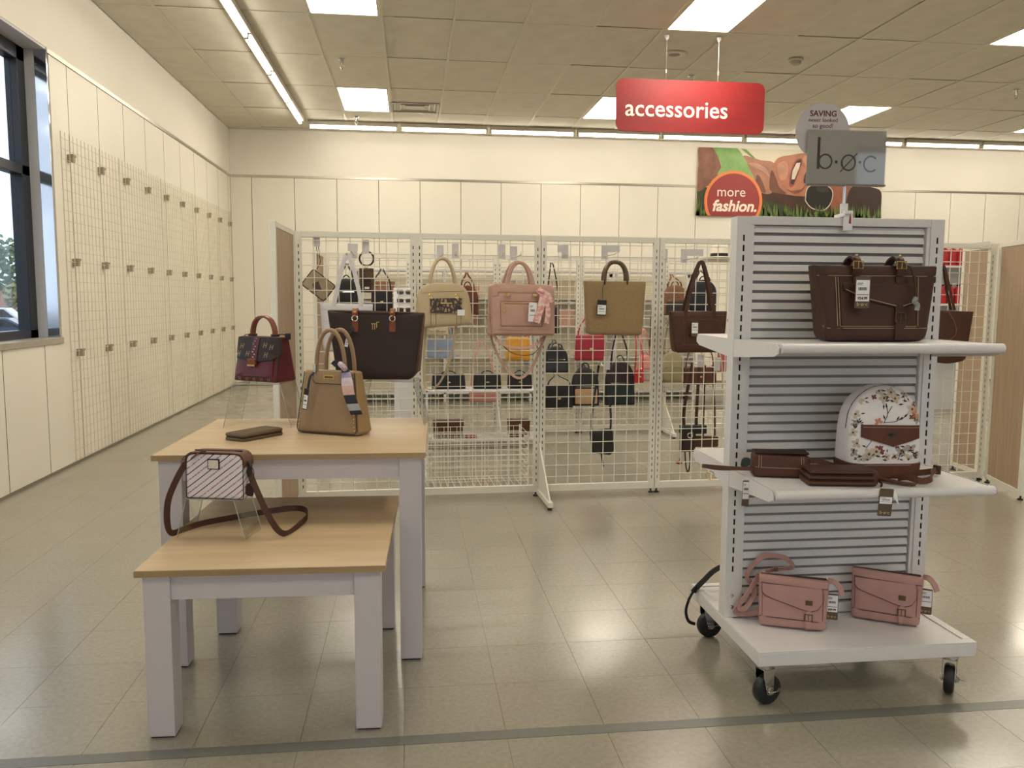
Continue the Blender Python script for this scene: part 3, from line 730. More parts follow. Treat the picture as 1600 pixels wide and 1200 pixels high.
# ================================================================== HANDBAGS AND GOODS
def decal(body, name, m, parent, polys, off=.0007):
    """flat print on a bag front: small fans following its surface"""
    M = MB()
    for P in polys:
        n = len(P); cx = sum(p[0] for p in P)/n; cz = sum(p[1] for p in P)/n
        vs = [(x, -(body.half(x, z)+off), z) for x, z in P]+[(cx, -(body.half(cx, cz)+off), cz)]
        M.add(vs, [(i, (i+1) % n, n) for i in range(n)])
    o = M.build(name, m, parent)
    if len(polys) > 1: o['kind'] = 'stuff'
    return o
def ring(parent, name, x, y, z, r, rr, m, ax='Y'):
    pts = [(x+r*math.cos(a), y, z+r*math.sin(a)) for a in [2*PI*k/16 for k in range(16)]]
    if ax == 'X': pts = [(x, y+r*math.cos(a), z+r*math.sin(a)) for a in [2*PI*k/16 for k in range(16)]]
    return MB().tube(pts, rr, 6, True).build(name, m, parent)
def buckle(parent, x, y, z, w, h, m=BRONZE):
    P = [(x-w/2, y, z-h/2), (x+w/2, y, z-h/2), (x+w/2, y, z+h/2), (x-w/2, y, z+h/2)]
    return MB().tube(P, .0022, 6, True).tube([(x, y-.001, z-h/2), (x, y-.002, z+h/2)], .0014, 6).build('buckle', m, parent)

def shelf_tote():
    t = thing('leather_tote', 'large chestnut brown leather tote with buckle strap on the top shelf', 'handbag', (1.478, 2.515, 1.1725), math.radians(-1))
    LB = leather('chestnut_leather', (66, 41, 30), .5); ST = mat('cream_thread', (176, 150, 122), .7, var=.05)
    b = Body([(-.165, 0), (.168, 0), (.208, .243), (-.208, .243)], .125, 8, .5, [.03, .03, .006, .006]); b.build('body', LB, t)
    b.patch('top_band', LB, t, [(-.203, .212), (.203, .212), (.207, .24), (-.207, .24)], 0, .003)
    b.patch('bottom_band', LB, t, [(-.168, .008), (.17, .008), (.177, .046), (-.176, .046)], 0, .0025, .01)
    b.patch('front_pocket', LB, t, [(-.125, .05), (.12, .05), (.125, .19), (-.128, .19)], 0, .003)
    f = b.patch('pocket_flap', LB, t, [(-.12, .165), (-.052, .135), (.07, .107), (.125, .125), (.127, .178), (-.121, .185)], .003, .004)
    b.lines('flap_stitching', ST, f, [[(-.112, .166), (-.05, .139), (.07, .111), (.122, .128)]], .0013, .0078)
    b.lines('stitching', ST, t, [[(-.2, .209), (.2, .209)], [(-.176, .049), (.176, .049)], [(-.168, .043), (.168, .043)], [(-.13, .05), (-.135, .205)], [(-.138, .05), (-.143, .205)], [(.13, .05), (.135, .205)]], .0011, .003)
    b.lines('flap_edge', leather('dark_cocoa', (46, 30, 24), .6), f, [[(-.121, .18), (-.12, .164), (-.052, .134), (.07, .106), (.126, .124), (.127, .176)]], .0016, .0068)
    s = b.patch('buckle_strap', LB, t, [(.05, .006), (.078, .006), (.08, .115), (.052, .115)], .006, .004, .004)
    yb = -(b.half(.065, .07)+.013); buckle(s, .065, yb, .078, .032, .03)
    MB().ribbon([(.048, yb+.001, .05), (.083, yb+.001, .05)], .009, .003, (0, 0, 1)).build('keeper_loop', LB, s)
    for x in (-.075, .07):
        h = MB().ribbon(spline([(x, -.045, .21), (x, -.048, .235), (x, -.035, .262), (x+.004, 0, .268), (x+.006, .04, .24), (x+.006, .06, .15)], 6), .026, .007, (1, 0, 0)).build('handle', LB, t)
        buckle(h, x, -.05, .243, .032, .022, BRASS)
        MB().lathe([(.005, 0), (.005, .004), (.001, .006)], 10, Matrix.Translation((x, -.036, .272))).build('rivet', BRASS, h)
        b.patch('handle_tab', LB, t, [(x-.012, .185), (x+.012, .185), (x+.012, .222), (x-.012, .222)], .003, .003, .003)
    MB().ribbon(spline([(.085, -.042, .245), (.1, -.055, .235), (.108, -.068, .19), (.108, -.075, .14)], 6), .008, .003, (1, 0, 0)).build('zip_pull', LB, t)
    MB().tube(spline([(.108, -.076, .14), (.1, -.08, .128), (.112, -.08, .118), (.11, -.08, .1)], 5), .007, 7).build('plastic_wrap', mat('clear_film', (200, 200, 200), .2, trans=.6, var=.02), t)
    price_tag(t, -.075, -.083, .206, .049, .1, TAGB, '$34.99', 'b·ø·c', 0)
shelf_tote()

def flower(x, z, r, rot=0, n=5):
    out = []
    for k in range(n):
        a = rot+2*PI*k/n; cx, cz = x+math.cos(a)*r*.55, z+math.sin(a)*r*.55
        out.append([(cx+math.cos(a)*r*.52*math.cos(u)-math.sin(a)*r*.36*math.sin(u), cz+math.sin(a)*r*.52*math.cos(u)+math.cos(a)*r*.36*math.sin(u)) for u in [2*PI*i/9 for i in range(9)]])
    return out
def leaf(x, z, l, a, w=.32):
    d = (math.cos(a), math.sin(a)); n = (-d[1], d[0])
    return [(x, z), (x+d[0]*l*.5+n[0]*l*w/2, z+d[1]*l*.5+n[1]*l*w/2), (x+d[0]*l, z+d[1]*l), (x+d[0]*l*.5-n[0]*l*w/2, z+d[1]*l*.5-n[1]*l*w/2)]
def backpack_floral():
    t = thing('floral_backpack', 'white backpack printed with flowers, brown flap and base, on the lower shelf', 'backpack', (1.532, 2.525, .7275), math.radians(-2))
    CV = mat('white_canvas', (232, 226, 226), .7, var=.03, vscale=40, bump=.2, bscale=900); LB = leather('saddle_leather', (92, 54, 38), .5)
    out = [(-.118, 0), (.118, 0), (.126, .07), (.124, .16)]+[(.122*math.cos(a), .18+.122*math.sin(a)) for a in [PI*k/12 for k in range(1, 12)]]+[(-.124, .16), (-.126, .07)]
    b = Body(out, .13, 6, .75, .012); b.build('body', CV, t)
    MB().tube([Vector((x*.985, -.022, z*.985+.002)) for x, z in out[2:-1]], .0028, 6).build('zip_piping', mat('dark_zip', (60, 44, 36), .5, var=.1), t)
    f = b.patch('flap', LB, t, [(-.088, .176), (.112, .172), (.112, .13), (.02, .104), (-.088, .136)], .002, .004)
    b.lines('flap_stitching', mat('cream_thread', (176, 150, 122)), f, [[(-.084, .169), (.108, .165)]], .0009, .007)
    decal(b, 'flap_emblem', mat('green_emboss', (58, 60, 40), .5, var=.1), f, [[(.012+r*math.cos(a)*1.5, .142+r*math.sin(a)) for a, r in ([(k*.4, .010) for k in range(14)]+[(k*.4, .007) for k in range(13, -1, -1)])]], .0075)
    decal(b, 'flap_emblem', MATS['green_emboss'], f, [leaf(-.002, .142, .022, .15), leaf(.004, .148, .018, -.4)], .0075)
    bb = Body([(-.1205, -.0008), (.1205, -.0008), (.1275, .05), (-.1275, .052)], .1365, 7, .96, [.012, .012, .003, .003]).build('base_band', LB, t)
    b.lines('base_stitching', MATS['cream_thread'], bb, [[(-.112, .045), (.112, .043)]], .0009, .0048)
    rnd = random.Random(5); cream = []; grey = []; red = []; leaves = []; stems = []; org = []
    for (x, z, r) in ((-.012, .262, .018), (.012, .28, .016), (.025, .26, .017), (-.028, .285, .014), (.085, .225, .02), (.09, .262, .017), (-.06, .08, .02), (-.1, .115, .016), (-.035, .088, .02), (.05, .09, .02), (.082, .1, .018), (.075, .062, .018), (-.105, .21, .015), (-.09, .255, .014), (.104, .19, .014), (-.065, .062, .016), (.03, .068, .014), (-.11, .085, .014), (-.112, .15, .014), (-.104, .176, .013), (.0, .07, .013), (.105, .075, .013), (.06, .275, .014), (-.055, .285, .013), (.108, .16, .012), (-.085, .062, .012), (-.112, .235, .012)):
        (grey if rnd.random() < .45 else cream).extend(flower(x, z, r, rnd.uniform(0, 1))); red += [circle(x, z, r*.25, 7)]
        for k in range(3):
            a = rnd.uniform(0, 2*PI); leaves.append(leaf(x+math.cos(a)*r, z+math.sin(a)*r, r*1.1, a))
    for (x, z) in ((.075, .285), (-.045, .265), (-.02, .1), (-.015, .088), (.06, .112), (.068, .12), (.095, .24), (.082, .2), (.035, .105), (-.03, .105), (.11, .28)): red += flower(x, z, .009, rnd.random(), 4)
    org += flower(.1, .21, .018, .4)+flower(.1, .245, .014, .2)+flower(-.03, .184, .014)
    for P in (((-.012, .18), (0, .21), (-.005, .245)), ((0, .21), (.015, .235)), ((-.01, .182), (.03, .186), (.05, .2)), ((-.07, .1), (-.055, .12), (-.05, .135)), ((.04, .06), (.045, .08), (.05, .085)), ((-.115, .19), (-.095, .185))):
        stems.append(P)
    for (x, z, a) in ((.03, .187, 1.0), (.04, .19, .5), (-.008, .19, 1.9), (.045, .262, .4), (.05, .255, -.3), (.035, .24, .1), (-.112, .18, -1.2), (-.1, .18, .6), (-.02, .07, .2), (-.015, .062, -.2), (.09, .085, -.6), (.06, .078, 2), (.095, .08, .3)): leaves.append(leaf(x, z, .02, a))
    inside = lambda P: all(abs(x) < .1235 and .055 < z < .3 and not (-.092 < x < .115 and .11 < z < .172 and z > .1) and (z < .18 or math.hypot(x, z-.18) < .118) for x, z in P)
    for nm, rgb, L in (('flower_print', (196, 184, 164), cream), ('flower_print', (166, 160, 146), grey), ('blossom_print', (124, 58, 50), red), ('blossom_print', (200, 138, 108), org), ('leaf_print', (52, 46, 44), leaves)):
        L = [P for P in L if inside(P)]
        o = decal(b, nm, mat('print_%d' % rgb[0], rgb, .7, var=.12, vscale=120), t, L, .0007+.0002*('leaf' in nm or 'bloss' in nm))
    b.lines('branch_print', MATS['print_52'], t, stems, .0011, .0006, True)
    # straps lying on the shelf in front
    z = .006
    MB().ribbon(spline([(-.10, .03, .03), (-.085, -.075, .026), (-.04, -.11, .012), (-.005, -.15, .006), (.03, -.185, .006)], 6), .024, .003, (.7, .7, .1)).build('shoulder_strap', LB, t)
    MB().ribbon(spline([(-.06, -.07, .006), (-.03, -.115, .005), (.0, -.16, .005)], 6), .02, .003, (.6, .8, 0)).build('shoulder_strap', LB, t)
    s = MB().ribbon(spline([(.02, -.10, .01), (.035, -.13, .018), (.06, -.16, .012), (.1, -.15, .016), (.14, -.09, .022), (.185, -.04, .02), (.2, -.03, .016), (.15, -.02, .008), (.08, -.04, .006)], 6), .02, .003, (0, .35, 1)).build('shoulder_strap', LB, t)
    MB().box(.188, .204, -.04, -.018, .004, .034).build('strap_slider', leather('dark_saddle', (58, 36, 28), .4), s, .002)
    g = price_tag(None, 1.437, 2.302, .732, .045, .085, TAGB, None, 'b·ø·c', math.radians(4), (.3, .55)); g.name = 'swing_tag'
    tag(g, 'brown swing tag hanging in front of the lower shelf rail', 'tag')
    MB().prism([(.022, -.022), (.046, -.05), (.034, -.014), (.012, .008)], .0012, .002).build('white_slip', LABEL, g)
backpack_floral()

def shelf_crossbody():
    LB = leather('cocoa_leather', (78, 47, 34), .5); D = leather('dark_cocoa', (46, 30, 24), .6)
    t = thing('leather_crossbody', 'small brown leather crossbody lying on the lower shelf at the left', 'handbag', (1.205, 2.545, .7275), math.radians(-13))
    b = Body([(-.093, 0), (.093, 0), (.09, .07), (-.09, .076)], .10, 6, .7, .012); b.build('body', LB, t)
    b.lines('stitching', MATS['cream_thread'], t, [[(-.075, .03), (-.074, .07)], [(-.068, .03), (-.067, .07)], [(.06, .03), (.06, .068)], [(.067, .03), (.067, .068)], [(-.085, .033), (.085, .031)]], .0008, .001)
    MB().box(-.086, .086, -.03, .034, .074, .081).build('open_zip', D, t, .003)
    MB().ribbon(spline([(-.09, 0, .02), (-.13, -.01, .02), (-.19, .02, .012), (-.235, .04, .014), (-.245, .02, .02), (-.2, -.005, .022), (-.14, -.03, .024), (-.085, -.03, .024)], 6), .012, .004, (0, .4, 1)).build('wrist_loop', LB, t)
    ring(t, 'clip_ring', -.222, .02, -.012, .014, .0016, BRASS)
    MB().prism(rounded([(-.13, .026), (-.098, .032), (-.1, .06), (-.125, .058)], .01), -.02, -.012).build('round_charm', mat('dark_green_charm', (30, 44, 38), .4, var=.1), t)
    MB().ribbon(spline([(.09, 0, .05), (.13, .02, .045), (.18, .03, .03), (.23, .05, .012), (.26, .04, .006)], 6), .018, .003, (0, .5, 1)).build('shoulder_strap', LB, t)
    g = price_tag(None, 1.073, 2.50, .722, .024, .085, TAGB, None, None, math.radians(2), (.06, .72)); g.name = 'swing_tag'
    tag(g, 'narrow white-labelled swing tag hanging at the left shelf bracket', 'tag')
    w = thing('leather_wallet', 'brown leather trifold wallet lying in front of the floral backpack', 'wallet', (1.335, 2.415, .7275), math.radians(-10))
    for k in range(3):
        MB().box(-.105+.004*k, .105, -.055+.003*k, .055, .002+k*.017, .015+k*.017).build('leather_fold', LB, w, .006, 3)
    MB().box(.09, .112, -.052, .052, .004, .048).build('spine', LB, w, .01, 3)
    for k in range(2): MB().box(-.098, .09, -.05, .05, .0155+k*.017, .0185+k*.017).build('card_pocket', D, w)
    MB().tube(spline([(.112, -.03, .02), (.118, -.055, .012), (.114, -.06, .002)], 5), .0035, 6).build('zip_pull', D, w)
shelf_crossbody()

def pink_bag(label, loc, rz, extras, tagtext):
    PK = leather('dusty_pink_leather', (178, 138, 132), .65, .07); DK = mat('dark_piping', (66, 40, 36), .6, var=.1)
    t = thing('pink_crossbody', label, 'handbag', loc, rz, 'pink crossbody bags on the stand base')
    b = Body([(-.108, 0), (.108, 0), (.114, .168), (-.112, .174)], .065, 8, .7, [.016, .016, .006, .006]); b.build('body', PK, t)
    b.patch('front_panel', PK, t, [(-.098, .035), (.094, .035), (.096, .13), (-.1, .13)], 0, .0025)
    f = b.patch('flap', PK, t, [(-.102, .147), (.092, .145), (.094, .096), (.078, .074), (.055, .066), (.03, .072), (-.075, .103), (-.1, .118)], .003, .005, .006)
    b.lines('piping', DK, t, [[(-.106, .149), (.109, .143)], [(-.106, .034), (.107, .03)]], .0014, .001)
    b.lines('flap_edge', mat('deep_pink_edge', (104, 66, 62), .6, var=.1), f, [[(-.102, .147), (-.101, .118), (-.092, .108), (-.075, .102), (.03, .071), (.055, .065), (.078, .073), (.093, .096), (.092, .145)]], .0013, .0062)  # darker rim line, its colour also carries the shadow along the flap
    b.lines('seam', MATS['deep_pink_edge'], t, [[(-.098, .036), (-.1, .13)], [(.095, .036), (.097, .13)]], .0009, .002)
    x = .05; y = -(b.half(x, .08)+.0095)
    MB().box(x-.011, x+.011, y, y+.002, .088, .105).build('logo_plate', BRONZE, f, .0008)
    s = b.patch('buckle_strap', PK, t, [(x-.008, -.002), (x+.008, -.002), (x+.009, .068), (x-.009, .068)], .006, .004, .005)
    buckle(s, x, y-.002, .046, .024, .022)
    MB().ribbon([(x-.013, y, .029), (x+.013, y, .029)], .007, .003, (0, 0, 1)).build('keeper_loop', PK, s)
    MB().box(-.105, .105, -.004, .004, .168, .174).build('zip', DK, t)
    MB().ribbon(spline([(.112, 0, .168), (.128, -.012, .17), (.145, -.02, .155), (.155, -.022, .13)], 5), .018, .005, 'xz').build('tassel', PK, t)
    if extras:
        MB().ribbon(spline([(-.11, .01, .165), (-.14, .0, .11), (-.175, -.005, .05), (-.15, .02, .04), (-.12, .04, .1), (-.15, .04, .15), (-.1, .05, .215), (-.03, .05, .22), (.0, .045, .19), (-.04, .03, .185), (-.09, .02, .175)], 6), .017, .003, 'xz').build('shoulder_strap', PK, t)
        MB().ribbon(spline([(-.112, .02, .15), (-.15, .03, .08), (-.185, .01, .025), (-.15, .03, .012), (-.11, .03, .02)], 6), .017, .003, 'xz').build('shoulder_strap', PK, t)
        buckle(t, -.06, .02, .186, .02, .01)
    price_tag(t, .128 if extras else .126, .005 if extras else .02, .122, .038, .09, TAGB, tagtext, 'b·ø·c', 0, (.06, .70), math.radians(0))
pink_bag('dusty pink crossbody with looped strap, left one on the stand base', (1.281, 2.57, .1985), math.radians(-22), True, '$29.99')
pink_bag('dusty pink crossbody with tassel, right one on the stand base', (1.63, 2.585, .1985), math.radians(-31), False, None)

def riser(label, x, y, z, rz, wt, wb, d, h):
    t = thing('acrylic_riser', label, 'display riser', (x, y, z), rz, 'clear acrylic risers'); s = .003
    EDGE = mat('polished_acrylic_edge', (214, 220, 214), .15, trans=.5, var=.01)
    MB().box(-wt/2, wt/2, -d/2, d/2, h-s, h).build('top_plate', SHEET, t)
    for q in (-1, 1):
        a = [(q*wb/2, -d/2, 0), (q*wb/2, d/2, 0), (q*wt/2, d/2, h-s), (q*wt/2, -d/2, h-s)]
        n = MB().add([Vector(p) for p in a]+[Vector(p)+Vector((-q*s, 0, 0)) for p in a], [(0, 1, 2, 3), (7, 6, 5, 4), (0, 4, 5, 1), (1, 5, 6, 2), (2, 6, 7, 3), (3, 7, 4, 0)]).build('side_plate', SHEET, t)
        for yy in (-d/2, d/2): MB().tube([(q*(wb/2-s/2), yy, .001), (q*(wt/2-s/2), yy, h-s/2)], .0016, 5).build('edge', EDGE, n)
    for yy in (-d/2, d/2): MB().tube([(-wt/2, yy, h-s/2), (wt/2, yy, h-s/2)], .0016, 5).build('edge', EDGE, t)
riser('clear acrylic riser under the burgundy satchel on the tall table', -.622, 3.575, .7655, math.radians(-8), .20, .285, .22, .183)
riser('clear acrylic riser under the dark brown tote on the tall table', -.085, 3.57, .7655, math.radians(-8), .21, .30, .17, .188)
riser('clear acrylic riser under the striped crossbody on the low table', -.64, 2.775, .5185, math.radians(-13), .165, .235, .13, .132)

def burgundy():
    B1 = leather('burgundy_leather', (92, 34, 40), .4); MO = mat('dark_monogram', (44, 36, 34), .7, var=.15, vscale=60, bump=.3); TN = leather('cognac_leather', (124, 66, 44), .45)
    t = thing('satchel_handbag', 'burgundy and black monogram satchel with brown handle on an acrylic riser', 'handbag', (-.622, 3.59, .9495), math.radians(-33))
    b = Body([(-.12, 0), (.12, 0), (.112, .19), (-.112, .19)], .14, 9, .45, [.012, .012, .01, .01]); b.build('body', B1, t)
    b.patch('front_border', MO, t, [(-.118, .002), (.118, .002), (.114, .13), (-.116, .13)], 0, .002, .006)
    b.patch('front_panel', B1, t, [(-.1, .024), (.1, .024), (.096, .12), (-.098, .12)], .002, .002, .004)
    f = b.patch('flap', MO, t, [(-.122, .118), (-.098, .096), (.0, .082), (.098, .096), (.122, .118), (.112, .188), (-.112, .188)], .006, .004, .006)
    GP = mat('gold_print', (150, 124, 84), .5, var=.1)
    def glyph(x, z, s=.011): return [[(x-s, z-s), (x-s*.7, z-s), (x-s*.3, z+s), (x-s*.6, z+s)], [(x+s*.2, z-s), (x+s*.5, z-s), (x+s*.9, z+s), (x+s*.6, z+s)], [(x-s*.6, z-s*.1), (x+s*.6, z-s*.1), (x+s*.6, z+s*.15), (x-s*.6, z+s*.15)]]
    decal(b, 'monogram_print', GP, f, sum([glyph(x, z) for x, z in ((-.075, .15), (-.09, .118), (.05, .155), (.085, .148), (.06, .115), (-.04, .118))], []), .0105)
    decal(b, 'monogram_print', GP, t, sum([glyph(x, .012, .008) for x in (-.08, -.04, 0, .04, .08)], []), .0025)
    s = b.patch('centre_strap', B1, t, [(-.024, .086), (.012, .086), (.018, .187), (-.016, .187)], .011, .003)
    rnd = random.Random(2); M = MB()
    for k in range(8):
        z = .105+k*.011; x = -.004+.006*math.sin(k*2.1); M.box(x-.004, x+.005, -(b.half(x, z)+.0165), -(b.half(x, z)+.014), z-.003, z+.003)
    M.build('stud', CHROME, s)
    MB().box(-.028, .014, -(b.half(0, .08)+.02), -(b.half(0, .08)+.008), .074, .098).build('clasp_tab', TN, t, .002)
    MB().box(-.028, .012, -(b.half(0, .08)+.021), -(b.half(0, .08)+.008), .066, .074).build('clasp_bar', BRASS, t, .001)
    MB().ribbon(arch(-.062, .062, .188, .085, 0, 14, 2.3), .026, .008, (0, 1, 0)).build('handle', TN, t)
    for x in (-.062, .062): MB().box(x-.012, x+.012, -.016, .016, .186, .2).build('handle_loop', MO, t, .003)
    MB().tube(spline([(-.06, -.01, .19), (-.08, -.02, .196), (-.098, -.02, .186)], 4), .002, 5).tube(spline([(.06, -.01, .19), (.1, 0, .2), (.12, .02, .186)], 4), .002, 5).build('plastic_tie', BLACK, t)
    MB().box(.112, .13, .0, .02, .178, .205).build('security_tag', BLACK, t, .003)
burgundy()

def brown_tote():
    D = leather('espresso_leather', (50, 36, 31), .5, .08); TN = leather('cognac_leather', (124, 66, 44)); E = leather('mocha_leather', (86, 54, 40), .5)
    t = thing('tote_handbag', 'large dark espresso tote with gold initials standing at the back of the tall table', 'handbag', (-.15, 3.60, .9545), math.radians(-7))
    b = Body([(-.165, -.0), (.15, -.0), (.172, .02), (.208, .285), (-.208, .295)], .14, 8, .45, [.03, .02, .02, .004, .004]); b.build('body', D, t)
    M = MB()
    for sg in (-1, 1): M.tube([(-.205, sg*.02, .293), (-.1, sg*.03, .292), (0, sg*.031, .291), (.1, sg*.03, .288), (.205, sg*.02, .284)], .003, 6)
    M.build('rim_piping', E, t)
    P = [(.176, -.05, .03), (.18, .05, .03), (.205, .025, .28), (.203, -.025, .28)]
    MB().add([Vector(p)+Vector((.004, 0, 0)) for p in P]+[Vector(p)-Vector((.02, 0, 0)) for p in P], [(0, 1, 2, 3), (7, 6, 5, 4), (0, 4, 5, 1), (1, 5, 6, 2), (2, 6, 7, 3), (3, 7, 4, 0)]).build('side_gusset', E, t, .004)
    for x in (-.085, .075):
        yy = -(b.half(x, .25)+.004)
        l = MB().ribbon(spline([(x, yy-.002, .262), (x, yy-.004, .285), (x, yy+.012, .302), (x, yy+.03, .296)], 5), .022, .006, (1, 0, 0)).build('handle_tab', TN, t)
        ring(l, 'ring', x, yy-.006, .262, .012, .0022, CHROME); ring(l, 'rivet', x, yy-.005, .29, .003, .002, BRASS)
        b.patch('handle_anchor', TN, t, [(x-.014, .205), (x+.014, .205), (x+.012, .258), (x-.012, .258)], .002, .004, .006)
    g = BRASS; yy = -(b.half(0, .235)+.003); M = MB()
    for r in ((-.012, -.009, .215, .242), (-.003, 0, .215, .242), (-.016, .004, .238, .241), (.006, .009, .222, .248), (.006, .018, .245, .248)): M.box(r[0], r[1], yy, yy+.002, r[2], r[3])
    M.build('initials', g, t)
    tg = price_tag(t, -.112, yy-.012, .19, .016, .055, BLACK, None, None, math.radians(12), (.3, .9))
    MB().tube(spline([(-.1, yy-.003, .23), (-.092, yy-.014, .21), (-.11, yy-.012, .192)], 4), .006, 6).build('security_tag', BLACK, t)
brown_tote()

def taupe_satchel():
    TP = leather('taupe_leather', (148, 122, 92), .45, .06); TD = leather('taupe_gusset', (150, 122, 82), .45, .06); DK = mat('dark_edge_paint', (46, 34, 28), .4, var=.1)
    t = thing('satchel_handbag', 'taupe studded satchel with striped scarf at the front of the tall table', 'handbag', (-.312, 3.315, .7665), math.radians(-27))
    b = Body([(-.142, 0), (.142, 0), (.116, .25), (-.112, .25)], .12, 9, .5, [.012, .012, .006, .006]); b.build('body', TP, t)
    M = MB()
    for sg in (-1, 1):
        q = [(sx*(.142-.026*z/.25)*.978, z) for sx, z in ((-1, .245), (-1, .02), (-.93, .008), (.93, .008), (1, .02), (1, .245))]
        M.tube([(x, sg*(b.half(x*.97, z)+.001), z) for x, z in q], .002, 6)
    M.build('edge_piping', DK, t)
    G = [(.144, -.05, .01), (.144, .05, .01), (.12, .024, .245), (.12, -.024, .245)]
    MB().add([Vector(p) for p in G]+[Vector(p)-Vector((.02, 0, 0)) for p in G], [(0, 1, 2, 3), (7, 6, 5, 4), (0, 4, 5, 1), (1, 5, 6, 2), (2, 6, 7, 3), (3, 7, 4, 0)]).build('side_gusset', TD, t, .003)
    M = MB()
    for sx in (-1, 1):
        for k in range(15):
            z = .02+k*.0155; x = sx*(.142-.026*z/.25-.012); M.lathe([(.0042, 0), (.0034, .0022), (.0006, .0036)], 8, Matrix.Translation((x, -(b.half(x, z)), z)) @ Matrix.Rotation(PI/2, 4, 'X'))
    M.build('stud', BRASS, t)
    f = b.patch('top_flap', TP, t, [(-.055, .2), (.06, .2), (.075, .212), (.08, .249), (-.07, .249), (-.068, .212)], .001, .003, .004)
    b.lines('flap_edge', DK, f, [[(-.07, .248), (-.068, .212), (-.056, .2), (.06, .2), (.076, .212), (.08, .248)]], .0016, .003)
    y = -(b.half(.005, .225)+.006); MB().box(-.02, .03, y, y+.003, .217, .234).build('name_plate', BRASS, t, .001)
    MB().box(-.014, .024, y-.0004, y, .222, .229).build('plate_engraving', BRONZE, t)
    for yy, dx in ((-.024, 0), (.026, .012)):
        MB().tube(arch(-.06+dx, .072+dx, .235, .175, yy, 18, 2.2), .0085, 9).build('handle', TP, t)
        for x in (-.06+dx, .072+dx): MB().tube([(x, yy, .2), (x, yy, .245)], .0095, 8).build('handle_anchor', TP, t)
    for x in (-.06,): MB().box(x-.006, x+.006, -.04, -.03, .238, .275).build('plastic_tie', CHROME, t, .002)
    price_tag(t, -.075, -.07, .18, .02, .085, BLACK, None, None, math.radians(9), (.3, .95))
    MB().ribbon(spline([(-.062, -.036, .245), (-.066, -.06, .225), (-.072, -.068, .18)], 5), .009, .003, (1, 0, 0)).build('tag_loop', BLACK, t)
    # striped scarf knotted on the handle, in bands
    P = spline([(.07, -.035, .262), (.085, -.045, .25), (.1, -.062, .22), (.112, -.07, .17), (.13, -.068, .12), (.142, -.062, .085)], 6); W = [.016+.03*min(1, i/14) for i in range(len(P))]
    cols = [(214, 184, 176), (40, 40, 52), (150, 142, 168), (206, 190, 196), (210, 172, 160), (40, 40, 52), (170, 170, 178), (32, 32, 40)]
    sc = MB().tube(spline([(.066, -.05, .28), (.084, -.055, .268), (.074, -.03, .258), (.06, -.025, .272)], 4, True), .011, 7, True).build('scarf', mat('scarf_0', (190, 170, 178), .7, var=.3, vscale=60), t)
    MB().ribbon(spline([(.07, -.045, .27), (.05, -.055, .285), (.04, -.06, .275)], 4), .022, .006, (.3, .2, 1)).build('scarf_band', mat('scarf_1', (40, 40, 52), .7, var=.1), sc)
    for k in range(8):
        a, c = k*len(P)//8, min(len(P), (k+1)*len(P)//8+1)
        seg = P[a:c]
        if len(seg) < 2: continue
        M = MB(); vs = []
        for i, p in enumerate(seg):
            w_ = W[a+i]; vs += [p+Vector((-w_/2, -.003, 0)), p+Vector((w_/2, .004, .004)), p+Vector((w_/2, .007, .004)), p+Vector((-w_/2, .0, 0))]
        fs = [(i*4+q, i*4+(q+1) % 4, i*4+4+(q+1) % 4, i*4+4+q) for i in range(len(seg)-1) for q in range(4)]+[(3, 2, 1, 0), tuple(range(len(vs)-4, len(vs)))]
        M.add(vs, fs).build('scarf_band', mat('scarf_c%d' % k, cols[k], .7, var=.08, vscale=60), sc)
taupe_satchel()

def table_wallet():
    W1 = leather('olive_brown_leather', (98, 82, 60), .5)
    t = thing('zip_wallet', 'olive brown zip-around wallet lying on the tall table', 'wallet', (-.605, 3.235, .7655), math.radians(54))
    o = rounded([(-.105, -.052), (.105, -.052), (.105, .052), (-.105, .052)], .018)
    MB().prismz(o, .0, .011).build('lower_cover', W1, t, .003, 2); MB().prismz(o, .015, .027).build('upper_cover', W1, t, .004, 2)
    MB().prismz([(x*.975, y*.955) for x, y in o], .011, .015).build('zip', leather('dark_cocoa', (46, 30, 24)), t)
    MB().tube([(x*.93, y*.86, .0272) for x, y in o], .0007, 4, True).build('stitching', leather('dark_cocoa', (46, 30, 24)), t)
table_wallet()

